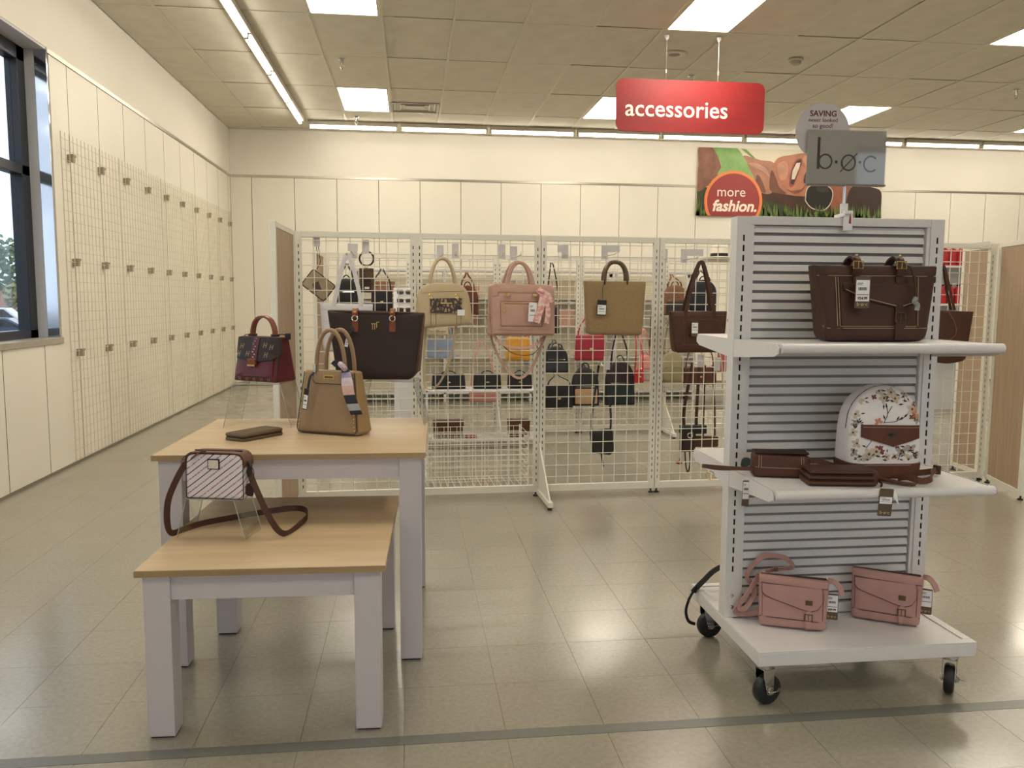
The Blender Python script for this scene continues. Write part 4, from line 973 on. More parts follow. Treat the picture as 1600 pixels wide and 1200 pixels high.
def striped_bag():
    BR = leather('brown_trim', (98, 64, 44), .5)
    CV = mat('striped_canvas', (214, 206, 212), .6)
    nt = CV.node_tree; pb = nt.nodes['Principled BSDF']; tc = nt.nodes.new('ShaderNodeTexCoord'); sp = nt.nodes.new('ShaderNodeSeparateXYZ'); nt.links.new(tc.outputs['Object'], sp.inputs[0])
    def math_(op, a, b_=None):
        n = nt.nodes.new('ShaderNodeMath'); n.operation = op
        for i, v in enumerate((a, b_)):
            if v is None: continue
            if isinstance(v, (int, float)): n.inputs[i].default_value = v
            else: nt.links.new(v, n.inputs[i])
        return n.outputs[0]
    u = math_('SUBTRACT', math_('MULTIPLY', sp.outputs['Z'], .80), math_('MULTIPLY', math_('ADD', sp.outputs['X'], math_('MULTIPLY', sp.outputs['Y'], .7)), .60))
    ph = math_('FRACT', math_('ADD', math_('MULTIPLY', u, 1/.0325), 10.2))
    dark = math_('LESS_THAN', math_('ABSOLUTE', math_('SUBTRACT', ph, .25)), .045)
    no = nt.nodes.new('ShaderNodeTexNoise'); no.inputs['Scale'].default_value = 260; nt.links.new(tc.outputs['Object'], no.inputs['Vector'])
    red = math_('MULTIPLY', math_('LESS_THAN', math_('ABSOLUTE', math_('SUBTRACT', ph, .75)), .06), math_('GREATER_THAN', no.outputs['Fac'], .42))
    m1 = nt.nodes.new('ShaderNodeMix'); m1.data_type = 'RGBA'; m1.inputs[6].default_value = (*lin((222, 213, 219)), 1); m1.inputs[7].default_value = (*lin((158, 118, 112)), 1); nt.links.new(red, m1.inputs[0])
    m2 = nt.nodes.new('ShaderNodeMix'); m2.data_type = 'RGBA'; m2.inputs[7].default_value = (*lin((40, 34, 38)), 1); nt.links.new(dark, m2.inputs[0]); nt.links.new(m1.outputs[2], m2.inputs[6]); nt.links.new(m2.outputs[2], pb.inputs['Base Color'])
    rz = math.radians(-13); L = (-.628, 2.742, .6515)
    t = thing('striped_crossbody', 'white crossbody bag with diagonal stripes and brown trim on the low table', 'handbag', L, rz)
    o = [(-.098, 0), (.098, 0), (.098, .148), (-.098, .148)]
    b = Body(o, .08, 10, .9, [.008, .008, .03, .03]); b.build('body', CV, t)
    M = MB(); ro = rounded(o, [.008, .008, .03, .03])
    for sg in (-1, 1): M.tube([(x*.985, sg*(b.d/2*b.taper(z)-.003), z*.985+.001) for x, z in ro], .0012, 6, True)
    M.build('edge_piping', leather('dark_cocoa', (46, 30, 24)), t)
    MB().ribbon(spline([(-.0995, 0, .105), (-.099, 0, .125), (-.09, 0, .142), (-.07, 0, .1495), (0, 0, .1505), (.07, 0, .1495), (.09, 0, .142), (.099, 0, .125), (.0995, 0, .105)], 4), .07, .004, (0, 1, 0)).build('top_gusset', BR, t)
    MB().ribbon([(-.08, 0, .153), (.08, 0, .153)], .008, .003, (0, 1, 0)).build('zip', leather('dark_cocoa', (46, 30, 24)), t)
    MB().ribbon(spline([(-.035, -.02, .154), (-.05, -.038, .15), (-.072, -.046, .132)], 4), .012, .004, (.7, 0, .5)).build('zip_pull', BR, t)
    y = -(b.half(0, .11)+.004)
    p = MB().prism(rounded([(-.02, .098), (.02, .098), (.02, .132), (-.02, .132)], .003), y, y+.004).build('badge_frame', leather('dark_cocoa', (46, 30, 24)), t)
    MB().prism(rounded([(-.017, .101), (.017, .101), (.017, .129), (-.017, .129)], .002), y-.0015, y).build('badge_plate', mat('mirror_plate', (236, 230, 230), .12, 1, bump=.25, bscale=90, var=.05), p)
    MB().tube(spline([(-.07, -.02, .15), (-.085, -.03, .148), (-.112, -.03, .125), (-.09, -.02, .128)], 4), .0016, 5).build('plastic_tie', BLACK, t)
    # strap: world points brought into the bag's frame
    MI = (Matrix.Translation(L) @ Matrix.Rotation(rz, 4, 'Z')).inverted()
    lp = [(-.728, 2.765, .77), (-.745, 2.74, .745), (-.77, 2.72, .69), (-.785, 2.71, .64), (-.79, 2.715, .575), (-.787, 2.745, .532), (-.765, 2.80, .527), (-.72, 2.86, .53), (-.637, 2.925, .53), (-.521, 3.0, .531), (-.44, 3.03, .533), (-.39, 3.0, .533), (-.372, 2.91, .531), (-.39, 2.80, .529), (-.416, 2.72, .527), (-.44, 2.70, .545), (-.47, 2.695, .6), (-.5, 2.70, .67), (-.525, 2.712, .73), (-.532, 2.722, .765)]
    sd = [(.85, .5, 0)]*4+[(.8, .5, .2)]+[(0, .3, 1)]*9+[(.5, .5, .6)]+[(.85, .5, 0)]*5
    P = spline(lp, 5); S = []
    for i in range(len(P)):
        k = min(len(sd)-1, i/5); a = int(k); f = k-a; q = Vector(sd[a])*(1-f)+Vector(sd[min(a+1, len(sd)-1)])*f; S.append(tuple(MI.to_3x3() @ q))
    MB().ribbon([MI @ p for p in P], .02, .003, S).build('shoulder_strap', leather('dark_brown_strap', (76, 48, 36), .5), t)
    for s, x in ((-1, -.1), (1, .1)): ring(t, 'strap_ring', x, 0, .115, .01, .0018, CHROME, 'X')
    MB().ribbon(spline([(.103, -.006, .12), (.112, -.012, .1), (.108, -.015, .075)], 4), .014, .005, (0, 1, 0)).build('strap_clip', BLACK, t)
    MB().tube(spline([(.105, -.01, .11), (.125, -.02, .095), (.128, -.03, .07), (.118, -.035, .055)], 5), .0012, 5).build('tag_string', BLACK, t)
    MB().prism(rounded([(.104, .018), (.128, .01), (.132, .04), (.118, .058), (.106, .05)], .008), -.04, -.034).build('brown_tag', leather('dark_cocoa', (46, 30, 24)), t)
striped_bag()

# ------------------------------------------------------------------ hooks and label holders on the front row
def hook(label, x, z=1.60, arm=.25, holder=None, back=False):
    t = thing('display_hook', label, 'display hook', (x, r1y(x)+(.01 if back else -.006), z), R1A+(PI if back else 0), 'hooks on the front grid row')
    P = mat('hook_plate', (206, 202, 200), .4, var=.02)
    MB().box(-.022, .022, -.006, -.003, -.05, .04).box(-.018, -.006, -.006, .01, .03, .036).box(.006, .018, -.006, .01, .03, .036).build('back_plate', P, t, .001)
    MB().tube(spline([(0, -.006, -.03), (0, -arm*.5, -.03), (0, -arm+.01, -.028), (0, -arm, -.01)], 5), .004, 7).build('arm', GRIDW, t)
    if holder: MB().box(-.0+holder[0], holder[1], -arm*.55, -arm*.55+.002, -.012, .032).build('label_holder', P, t, .0006)
hook('hook with tilted label plate holding the white tote', -.356, 1.60, .25, (-.03, .03)); hook('hook plate holding the snakeskin-trimmed satchel', .183, 1.60, .255)
hook('narrow hook plate right of the snakeskin satchel', .279, 1.61, .06); hook('narrow hook plate left of the blush satchel handles', .578, 1.61, .06)
hook('hook plate holding the blush satchel', .655, 1.60, .27); hook('hook plate left of the straw tote', .99, 1.615, .1, (-.06, .0)); hook('hook with long white label holding the straw tote', 1.256, 1.615, .27, (-.05, .06))
hook('hook plate beside the fourth grid post', 1.665, 1.60, .05); hook('hook with long white label holding the brown shoulder tote', 1.80, 1.60, .25, (-.07, .08)); hook('hook holding the plain brown tote at the right', 3.53, 1.60, .18)

hook('hook holding the slanted mushroom wristlet', -.583, 1.672, .16, None, True); hook('hook holding the brown bangle wallet', -.283, 1.628, .14, None, True)
hook('hook holding the low black crossbody behind the straw tote', 1.29, .888, .14, None, True); hook('hook holding the camera bag behind the walnut tote', 1.945, .90, .13, None, True); hook('hook holding the flat brown wristlet', 2.065, .875, .21, None, True)
def row_bags():
    # white tote behind the espresso tote
    WL = leather('white_leather', (214, 212, 214), .45, .04)
    t = thing('white_tote', 'white shoulder tote hanging half hidden behind the espresso tote', 'handbag', (-.387, 5.03, .985), R1A)
    b = Body([(-.14, 0), (.14, 0), (.158, .283), (-.158, .287)], .09, 7, .5, [.02, .02, .004, .004]); b.build('body', WL, t)
    for s in (-1, 1): MB().ribbon(spline([(-.075, s*.022, .27), (-.055, s*.02, .36), (-.022, s*.012, .50), (.01, s*.006, .575), (.042, s*.012, .50), (.075, s*.02, .36), (.09, s*.022, .27)], 6), .024, .004, (.92, .25, 0) if 0 else (1, 0, .3)).build('handle', WL, t)
    b.lines('stitching', mat('grey_thread', (170, 170, 172), .7, var=.02), t, [[(-.145, .25), (.145, .248)], [(-.135, .18), (-.05, .185)]], .001, .001)
    # satchel with snakeskin
    CR = leather('stone_leather', (188, 170, 136), .5, .05); SK = mat('snakeskin', (150, 122, 94), .5)
    nt = SK.node_tree; pb = nt.nodes['Principled BSDF']; tc = nt.nodes.new('ShaderNodeTexCoord'); mp = nt.nodes.new('ShaderNodeMapping'); mp.inputs['Scale'].default_value = (1, 1, .8); mp.inputs['Rotation'].default_value = (0, .6, 0)
    vo = nt.nodes.new('ShaderNodeTexVoronoi'); vo.inputs['Scale'].default_value = 42; vo.feature = 'DISTANCE_TO_EDGE'; cr = nt.nodes.new('ShaderNodeValToRGB')
    cr.color_ramp.elements[0].position = .08; cr.color_ramp.elements[0].color = (*lin((52, 40, 32)), 1); cr.color_ramp.elements[1].position = .32; cr.color_ramp.elements[1].color = (*lin((176, 150, 118)), 1)
    nt.links.new(tc.outputs['Object'], mp.inputs[0]); nt.links.new(mp.outputs[0], vo.inputs['Vector']); nt.links.new(vo.outputs['Distance'], cr.inputs[0]); nt.links.new(cr.outputs[0], pb.inputs['Base Color'])
    DK = mat('dark_edge_paint', (46, 34, 28), .4)
    t = thing('dome_satchel', 'stone beige dome satchel with snakeskin pocket hanging on the grid', 'handbag', (.192, 5.01, 1.118), math.radians(7))
    b = Body([(-.165, .004), (.175, .028), (.16, .18), (.138, .245), (.09, .278), (-.085, .28), (-.138, .25), (-.162, .18)], .14, 6, .6, [.012, .012, .03, .03, .02, .02, .03, .03]); b.build('body', CR, t)
    b.patch('front_pocket', SK, t, [(-.088, .1), (.1, .098), (.105, .19), (-.09, .186)], .002, .006, .008)
    b.lines('seam', DK, t, [[(-.085, .01), (-.085, .1)], [(-.055, .012), (-.055, .1)], [(.07, .02), (.072, .1)], [(.095, .022), (.098, .1)], [(-.15, .215), (-.06, .225), (.12, .23)]], .001, .0008)
    MB().box(-.03, .04, -.086, -.08, .155, .162).build('pocket_zip', BRASS, t, .001)
    for s in (-1, 1):
        MB().tube(arch(-.085, .075, .2, .225, s*.03, 18, 2.2, -s*.022), .009, 8).build('handle', CR, t)
        for x in (-.085, .075): ring(t, 'handle_ring', x, s*.05, .2, .012, .0026, BRASS)
    MB().prism([(.07, .085), (.115, .085), (.115, .12), (.07, .12)], -.09, -.0885).build('paper_tag', LABEL, t)
    MB().ribbon(spline([(.08, 0, .03), (.055, -.03, -.1), (.02, -.04, -.22), (-.03, -.04, -.32), (-.085, -.03, -.365), (-.115, -.01, -.33), (-.12, 0, -.2), (-.11, .01, -.05), (-.11, .01, .03)], 6), .018, .003, (.75, .6, 0)).build('shoulder_strap', CR, t)
    # blush satchel
    BL = leather('blush_leather', (186, 150, 134), .5, .05)
    t = thing('blush_satchel', 'blush pink structured satchel with floral scarf hanging on the grid', 'handbag', (.655, 5.0, 1.083), math.radians(9))
    b = Body([(-.19, 0), (.21, -.004), (.215, .29), (.19, .308), (-.16, .315), (-.19, .3)], .17, 9, .55, [.015, .015, .012, .01, .01, .012]); b.build('body', BL, t)
    b.patch('front_panel', BL, t, [(-.185, .035), (.195, .03), (.195, .235), (.17, .24), (.165, .25), (-.14, .25), (-.15, .24), (-.185, .235)], 0, .003)
    p = b.patch('zip_pocket', BL, t, [(-.135, .06), (.12, .058), (.12, .2), (-.135, .202)], .003, .002)
    b.lines('seam', leather('deep_blush', (112, 72, 62)), t, [[(-.137, .058), (.122, .056), (.122, .204), (-.137, .206), (-.137, .058)], [(-.185, .235), (-.15, .24), (-.15, .262), (.17, .255), (.17, .24), (.2, .235)], [(-.18, .012), (.2, .008)]], .0011, .0045)
    MB().tube(b.on([(-.12, .196), (.1, .194)], .007), .003, 6).build('zip', BRASS, p); MB().ribbon(b.on([(-.118, .194), (-.116, .14)], .011), .007, .003, (1, 0, 0)).build('zip_pull', BRASS, p)
    for s in (-1, 1):
        for o in (0, .012) if s == -1 else (0,):
            MB().tube(arch(-.095+.03*(s < 0)*0+o, .075+o, .24 if s < 0 else .27, .2 if s < 0 else .175, s*.045, 18, 2.1, -s*.04), .0085, 8).build('handle', BL, t)
        for x in (-.095, .075): MB().box(x-.014, x+.014, s*.075-.006, s*.075+.006, .235, .255).build('handle_buckle', BRASS, t, .002)
    FS = mat('floral_scarf', (216, 150, 150), .6, rgb2=(236, 206, 196), vscale=45, vcon=(.4, .6))
    sc = MB().ribbon(spline([(.09, -.085, .28), (.12, -.098, .24), (.1, -.105, .16), (.075, -.104, .08)], 5), .045, .008, (1, .1, 0)).build('scarf', FS, t)
    MB().ribbon(spline([(.1, -.085, .275), (.135, -.1, .22), (.15, -.104, .14), (.14, -.103, .075)], 5), .03, .008, (1, .1, .1)).build('scarf_tail', FS, sc)
    MB().ribbon(spline([(.1, -.09, .27), (.15, -.095, .24), (.165, -.095, .2)], 5), .04, .01, (.5, .1, .8)).build('scarf_loop', FS, sc); MB().tube([(.085, -.09, .272), (.125, -.092, .262)], .014, 8).build('scarf_knot', FS, sc)
    price_tag(t, .055, -.105, .20, .05, .115, LABEL, None, None, math.radians(3), (.05, .95))
    for P in ([(-.185, 0, .2), (-.19, -.05, .04), (-.13, -.07, -.05), (0, -.07, -.075), (.1, -.05, -.05), (.17, 0, .0)], [(-.18, 0, .2), (-.18, .0, .0), (-.1, .0, -.18), (.0, .0, -.265), (.09, .0, -.19), (.17, .0, 0)], [(-.19, .02, .1), (-.14, .0, -.02), (-.04, .0, -.11), (.08, .0, -.12), (.15, .02, -.06), (.19, .02, .02)]):
        MB().ribbon(spline(P, 8), .017 if P[1][0] != -.14 else .004, .003, 'xz').build('shoulder_strap', BL if P[1][0] != -.14 else DK, t)
    # straw tote
    SW = mat('woven_straw', (134, 110, 74), .75, rgb2=(156, 131, 92), vscale=60, stretch=(1, 1, 9), vcon=(.3, .7), bump=.7, bscale=90); WD = wood_mat('carved_wood', (70, 54, 34), (104, 84, 56), (30, 30, 30))
    t = thing('straw_tote', 'khaki woven straw tote with carved wooden handle hanging on the grid', 'handbag', (1.256, 5.03, 1.085), R1A)
    b = Body([(-.172, .012), (-.15, .0), (.15, -.006), (.174, .004), (.198, .328), (-.199, .332)], .1, 7, .5, [.02, .02, .02, .02, .004, .004]); b.build('body', SW, t)
    for s in (-1, 1): MB().tube(arch(-.07, .075, .335, .115, s*.02, 22, 2.3, -s*.012), .0125, 8).build('handle', WD, t)
    for x in (-.07, .075): MB().tube([(x, -.022, .31), (x, -.022, .345)], .005, 6).build('handle_cord', BLACK, t)
    MB().tube(spline([(-.07, -.03, .34), (-.088, -.045, .29), (-.09, -.058, .22)], 5), .0018, 5).build('tag_string', BLACK, t); price_tag(t, -.095, -.062, .215, .058, .095, BLACK, None, None, math.radians(2), (.32, .93))
    # brown shoulder tote by the stand
    BR = leather('walnut_leather', (72, 44, 30), .5); ST = MATS['cream_thread']
    t = thing('shoulder_tote', 'walnut brown shoulder tote with price tag hanging left of the slatted stand', 'handbag', (1.804, 5.05, .972), R1A)
    b = Body([(-.155, .0), (.155, 0), (.172, .055), (.19, .262), (-.19, .26), (-.168, .055)], .11, 7, .5, [.03, .03, .02, .004, .004, .02]); b.build('body', BR, t)
    b.patch('front_pocket', BR, t, [(-.08, .11), (.12, .11), (.13, .2), (-.085, .2)], 0, .004, .01)
    b.lines('stitching', leather('tan_thread', (128, 88, 60)), t, [[(-.168, .05), (.168, .05)], [(-.1, .05), (-.105, .25)], [(-.083, .205), (.13, .205)], [(-.18, .235), (.18, .235)]], .001, .002)
    for s in (-1, 1): MB().ribbon(spline([(-.095, s*.03, .19), (-.085, s*.03, .27), (-.05, s*.02, .42), (-.005, s*.008, .55), (.012, s*.004, .57), (.03, s*.008, .55), (.065, s*.02, .42), (.095, s*.03, .27), (.1, s*.03, .19)], 5), .021, .004, (1, 0, .3)).build('handle', BR, t)
    price_tag(t, -.045, -.072, .2, .045, .095, TAGB, None, None, 0, (.12, .8))
    # plain tote at the right
    t = thing('plain_tote', 'plain walnut brown tote hanging on the grid right of the slatted stand', 'handbag', (3.60, 5.17, .885), math.radians(-6))
    b = Body([(-.11, .012), (.0, -.004), (.12, .02), (.165, .352), (-.165, .362)], .1, 7, .45, [.03, .05, .03, .004, .004]); b.build('body', BR, t)
    for s in (-1, 1): MB().ribbon(spline([(-.11, s*.022, .3), (-.09, s*.02, .46), (-.07, s*.008, .64), (-.045, s*.008, .64), (-.01, s*.02, .5), (.03, s*.022, .36)], 6), .018, .004, (1, 0, .3)).build('handle', BR, t)
    MB().tube(spline([(-.02, -.03, .36), (.02, -.05, .28), (.03, -.055, .2), (-.03, -.056, .15)], 5), .002, 5).build('tag_string', leather('tan_thread', (128, 88, 60)), t)
    # grey wristlet hung at a slant behind the grid
    GY = leather('mushroom_leather', (158, 142, 112), .5); MB_ = leather('dark_trim', (56, 40, 34), .5)
    t = thing('wristlet_pouch', 'mushroom grey wristlet hanging at a slant inside the leftmost grid bay', 'handbag', (-.588, 5.40, 1.385), 0, rot=(0, math.radians(38), 0))
    b = Body([(-.085, -.06), (.085, -.06), (.085, .058), (-.085, .058)], .03, 6, 1, .016); b.build('body', GY, t)
    MB().tube([(x, 0, z) for x, z in rounded([(-.086, -.061), (.086, -.061), (.086, .059), (-.086, .059)], .016)], .006, 6, True).build('edge_trim', MB_, t)
    b.patch('front_label', leather('plum_card', (88, 66, 62)), t, [(-.035, -.02), (.012, -.045), (.035, -.012), (-.015, .02)], .001, .002)
    MI = Matrix.Rotation(math.radians(-38), 3, 'Y'); MB().ribbon([MI @ Vector(p) for p in spline([(-.012, 0, .1), (.012, 0, .14), (.008, 0, .19), (.0, 0, .26), (-.012, 0, .26), (-.004, 0, .19), (-.006, 0, .12)], 5)], .012, .003, (0, 1, 0)).build('wrist_strap', MB_, t)
    # bangle with card wallet
    BG = mat('brown_python', (96, 72, 50), .5, rgb2=(60, 44, 34), vscale=70, vcon=(.45, .55))
    t = thing('bangle_wallet', 'brown python card wallet hanging from a round bangle inside the leftmost bay', 'wallet', (-.285, 5.385, 1.34))
    ring(t, 'bangle', .002, 0, .215, .045, .0065, leather('bangle_brown', (70, 50, 36)))
    ring(t, 'clip', 0, 0, .164, .008, .002, BRASS)
    b = Body([(-.046, 0), (.046, 0), (.046, .155), (-.046, .155)], .02, 6, 1, .008); b.build('body', BG, t)
    b.patch('pocket', leather('dark_trim', (56, 40, 34)), t, [(-.03, .015), (.03, .015), (.03, .085), (-.03, .085)], .001, .002); MB().box(-.012, .018, -.0145, -.013, .022, .036).build('price_label', LABEL, t)
    # small dark bags hung low behind the third and fourth bays
    t = thing('low_crossbody', 'small black crossbody with long straps hanging low below the straw tote', 'handbag', (1.29, 5.45, .24), math.radians(4))
    b = Body([(-.07, .02), (.06, 0), (.085, .03), (.075, .17), (.05, .185), (-.085, .17)], .06, 5, .8, .012); b.build('body', BLACK, t)
    for x, xx in ((-.07, -.03), (.06, .03)): MB().ribbon(spline([(x, 0, .15), (x*1.02, 0, .28), (xx, 0, .62)], 6), .014, .003, (1, 0, 0)).build('shoulder_strap', BLACK, t)
    MB().ribbon(spline([(-.01, -.03, .02), (0, -.03, -.04), (.004, -.03, -.075)], 4), .014, .003, (1, 0, 0)).build('hanging_strap', BLACK, t)
    t = thing('camera_bag', 'dark brown camera bag with wrist loop hanging low beside the slatted stand', 'handbag', (1.90, 5.45, .255), math.radians(3)); DB = leather('dark_trim', (56, 40, 34))
    b = Body([(-.05, 0), (.05, .0), (.052, .16), (-.05, .165)], .07, 6, .9, .01); b.build('body', DB, t)
    MB().box(-.055, .13, -.03, .03, .125, .185).build('flap_top', BLACK, t, .008); ring(t, 'ring', .0, -.042, .12, .018, .004, CHROME)
    for x, xx in ((-.03, .02), (.06, .07)): MB().ribbon(spline([(x, 0, .18), (x*1.02, 0, .3), (xx, 0, .62)], 6), .022, .003, (1, 0, 0)).build('shoulder_strap', leather('walnut_leather', (72, 44, 30)), t)
    MB().ribbon(spline([(-.03, -.03, .02), (-.02, -.03, -.09), (-.005, -.03, -.14), (.01, -.03, -.09), (.005, -.03, .01)], 5), .01, .003, (1, 0, 0)).build('wrist_loop', DB, t)
    MB().lathe([(.001, -.012), (.018, -.01), (.024, 0), (.018, .01), (.001, .012)], 12, Matrix.Translation((-.07, -.03, -.07))).build('red_charm', leather('red_leather', (140, 40, 44)), t)
    MB().tube(spline([(-.05, -.02, .1), (-.06, -.03, -.02), (-.07, -.03, -.06)], 4), .003, 5).build('charm_cord', DB, t)
    t = thing('flat_wristlet', 'flat brown wristlet hanging low behind the grid at the slatted stand', 'handbag', (2.04, 5.53, .27), math.radians(-3)); LB2 = leather('tobacco_leather', (88, 58, 38))
    b = Body([(-.11, 0), (.11, .0), (.11, .075), (-.11, .085)], .03, 6, .9, .012); b.build('body', LB2, t)
    for x in (.0, .085): MB().ribbon(spline([(x, 0, .08), (x*.9, 0, .3), (x*.6, 0, .58)], 6), .012, .003, (1, 0, 0)).build('shoulder_strap', leather('walnut_leather', (72, 44, 30)), t)
row_bags()

# ================================================================== SIGNS
def hanging_sign():
    t = thing('hanging_sign', 'red rounded accessories sign hanging from the ceiling on two wires', 'sign', (2.612, 7.66, 2.868), math.radians(-.4))
    RED = mat('red_sign', (132, 30, 34), .5, rgb2=(164, 44, 44), vscale=1.3, stretch=(1, 1, 2.2), vcon=(.3, .7))
    MB().prism(rounded([(-.717, 0), (.717, 0), (.717, .475), (-.717, .475)], .085, 8), -.006, .006).build('board', RED, t)
    text('lettering', 'accessories', .24, mat('sign_white', (250, 240, 224), .5, var=.01), t, (-.135, -.0072, .205), bold=.002, fit=.985)
    for x in (-.246, .255):
        MB().tube([(x, 0, .47), (x, 0, ZC-2.868)], .003, 6).build('wire', ALU, t)
        MB().lathe([(.001, 0), (.022, 0), (.022, -.02), (.008, -.045), (.001, -.046)], 12, Matrix.Translation((x, 0, ZC-2.868))).build('ceiling_clip', LABEL, t)
        MB().box(x-.006, x+.006, -.006, .006, .535, .565).build('wire_crimp', LABEL, t, .002)
hanging_sign()

def poster():
    t = thing('wall_poster', 'wide wall poster of a smiling woman lying in grass with a more fashion badge', 'poster', (4.43, 12.6, 2.62), 0)
    W, H = 3.07, 1.05
    def P(c, k=0):
        return [((1080+x/8-1089)/290*W, (339.5-(225+y/8))/105.5*H) if k == 0 else ((1240+x/5.456-1089)/290*W, (339.5-(150+y/5.456))/105.5*H) for x, y in c]
    def clip(p): return [(min(W-.002, max(.002, x)), min(H-.002, max(.002, z))) for x, z in p]
    bx('board', mat('poster_sky', (226, 216, 192), .5, var=.02), t, 0, W, 0, .02, 0, H)
    lay = [0]
    def sh(name, rgb, pts, k=0, smooth=True, rgb2=None):
        lay[0] += 1; p = P(pts, k)
        if smooth: p = [(q.x, q.z) for q in spline([(a, 0, b) for a, b in p], 4, True)]
        y = -.0006*lay[0]; MB().prism(clip(p), y, 0).build(name, mat('print_%s_%d' % (name, lay[0]), rgb, .5, rgb2=rgb2 or tuple(int(v*.82) for v in rgb), vscale=5, vcon=(.3, .7)), t, smooth=False)
    sh('printed_grass', (60, 66, 40), [(50, 560), (2500, 600), (2500, 920), (50, 920)], 0, False)
    sh('printed_hair', (72, 44, 32), [(860, 560), (1400, 600), (2000, 560), (2350, 640), (2380, 880), (1500, 860), (1150, 760), (880, 700)])
    sh('printed_arm', (150, 100, 78), [(85, 68), (250, 72), (330, 210), (360, 320), (330, 430), (230, 520), (75, 610), (80, 300)], 0, True, (110, 72, 56))
    sh('printed_neck', (182, 130, 106), [(640, 160), (840, 212), (1010, 240), (1040, 420), (1000, 610), (880, 620), (790, 560), (730, 420), (660, 250)], 0, True, (150, 102, 82))
    sh('printed_face', (182, 124, 98), [(1000, 300), (1030, 210), (1090, 165), (1200, 142), (1400, 108), (1560, 130), (1800, 200), (1960, 420), (2000, 640), (1800, 700), (1420, 650), (1300, 645), (1150, 625), (1000, 600), (965, 480)], 0, True, (158, 100, 78))
    sh('printed_jaw_shade', (120, 76, 58), [(985, 330), (1040, 420), (1090, 540), (1180, 620), (1000, 602), (962, 500)])
    sh('printed_top', (140, 182, 108), [(262, 72), (400, 70), (545, 74), (640, 190), (720, 340), (775, 465), (600, 470), (330, 425), (362, 300), (335, 210)], 0, True, (112, 152, 84))
    sh('printed_strap', (126, 166, 98), [(600, 78), (660, 84), (780, 192), (735, 182)], 0, False)
    sh('printed_neck_shade', (128, 84, 66), [(800, 400), (850, 430), (920, 600), (860, 600), (800, 520)])
    sh('printed_neck_light', (206, 156, 130), [(690, 250), (820, 260), (930, 330), (960, 420), (880, 350), (760, 300)])
    sh('printed_chin_light', (204, 148, 120), [(1060, 260), (1150, 215), (1190, 300), (1170, 430), (1100, 450), (1060, 360)])
    sh('printed_cheek_light', (206, 150, 120), [(1380, 150), (1440, 150), (1560, 230), (1500, 330), (1420, 270), (1370, 210)])
    sh('printed_smile_fold', (140, 84, 66), [(1180, 560), (1240, 580), (1360, 560), (1420, 500), (1380, 580), (1280, 620)])
    sh('printed_lips', (156, 84, 72), [(1212, 510), (1226, 330), (1283, 200), (1348, 180), (1358, 245), (1318, 370), (1266, 520)])
    sh('printed_mouth', (72, 40, 36), [(1224, 498), (1236, 330), (1290, 212), (1343, 190), (1348, 240), (1308, 360), (1260, 508)], 0, False)
    sh('printed_teeth', (238, 222, 206), [(1236, 440), (1244, 335), (1290, 236), (1340, 228), (1326, 300), (1300, 365), (1272, 440)], 0, False)
    sh('printed_nostril', (96, 54, 44), [(1390, 470), (1400, 380), (1440, 310), (1450, 400), (1430, 480)])
    sh('printed_forehead', (156, 92, 70), [(320, 760), (440, 740), (500, 800), (470, 960), (400, 1010), (320, 960)], 1)
    sh('printed_fringe', (58, 38, 30), [(470, 800), (540, 740), (660, 760), (750, 800), (755, 960), (700, 1050), (500, 1050), (440, 1000)], 1)
    sh('printed_sunglass_rim', (226, 214, 200), [(94, 860), (113, 772), (220, 738), (325, 792), (320, 898), (260, 969), (155, 955), (99, 898)], 1)
    sh('printed_sunglass_lens', (30, 26, 26), [(100, 860), (118, 775), (220, 742), (318, 795), (314, 895), (255, 962), (160, 950), (105, 895)], 1)
    rnd = random.Random(4)
    for c in ((112, 132, 66), (84, 104, 50)):
        M = MB(); lay[0] += 1
        for k in range(150):
            x = rnd.uniform(0, W); h = rnd.uniform(.06, .24 if .9 < x else .3); w_ = rnd.uniform(.008, .02); d = rnd.uniform(-.03, .03)
            M.add([(x-w_, -.0006*lay[0], .003), (x+w_, -.0006*lay[0], .003), (min(W-.003, max(.003, x+d)), -.0006*lay[0], h)], [(0, 1, 2)])
        o = M.build('printed_grass_blades', mat('print_blade_%d' % c[0], c, .6, var=.15, vscale=8), t, smooth=False); o['kind'] = 'stuff'
    cx, cz = P([(520, 730)])[0]
    for nm, r, c in (('badge_ring', .474, (226, 132, 74)), ('badge_disc', .428, (150, 52, 50))):
        lay[0] += 1; p = [(cx+r*math.cos(a), max(.002, cz+r*math.sin(a))) for a in [2*PI*k/64 for k in range(64)]]
        MB().prism(p, -.0006*lay[0]-.001, 0).build(nm, mat(nm, c, .5, var=.02), t, smooth=False)
    IV = mat('badge_ivory', (250, 236, 216), .5, var=.01); y = -.0006*lay[0]-.0018
    x, z = P([(490, 618)])[0]; text('badge_text', 'more', .2, IV, t, (x, y, z), fit=.455)
    x, z = P([(535, 785)])[0]; text('badge_text', 'fashion.', .2, IV, t, (x, y, z-.01), bold=.006, shear=.22, fit=.72)
poster()

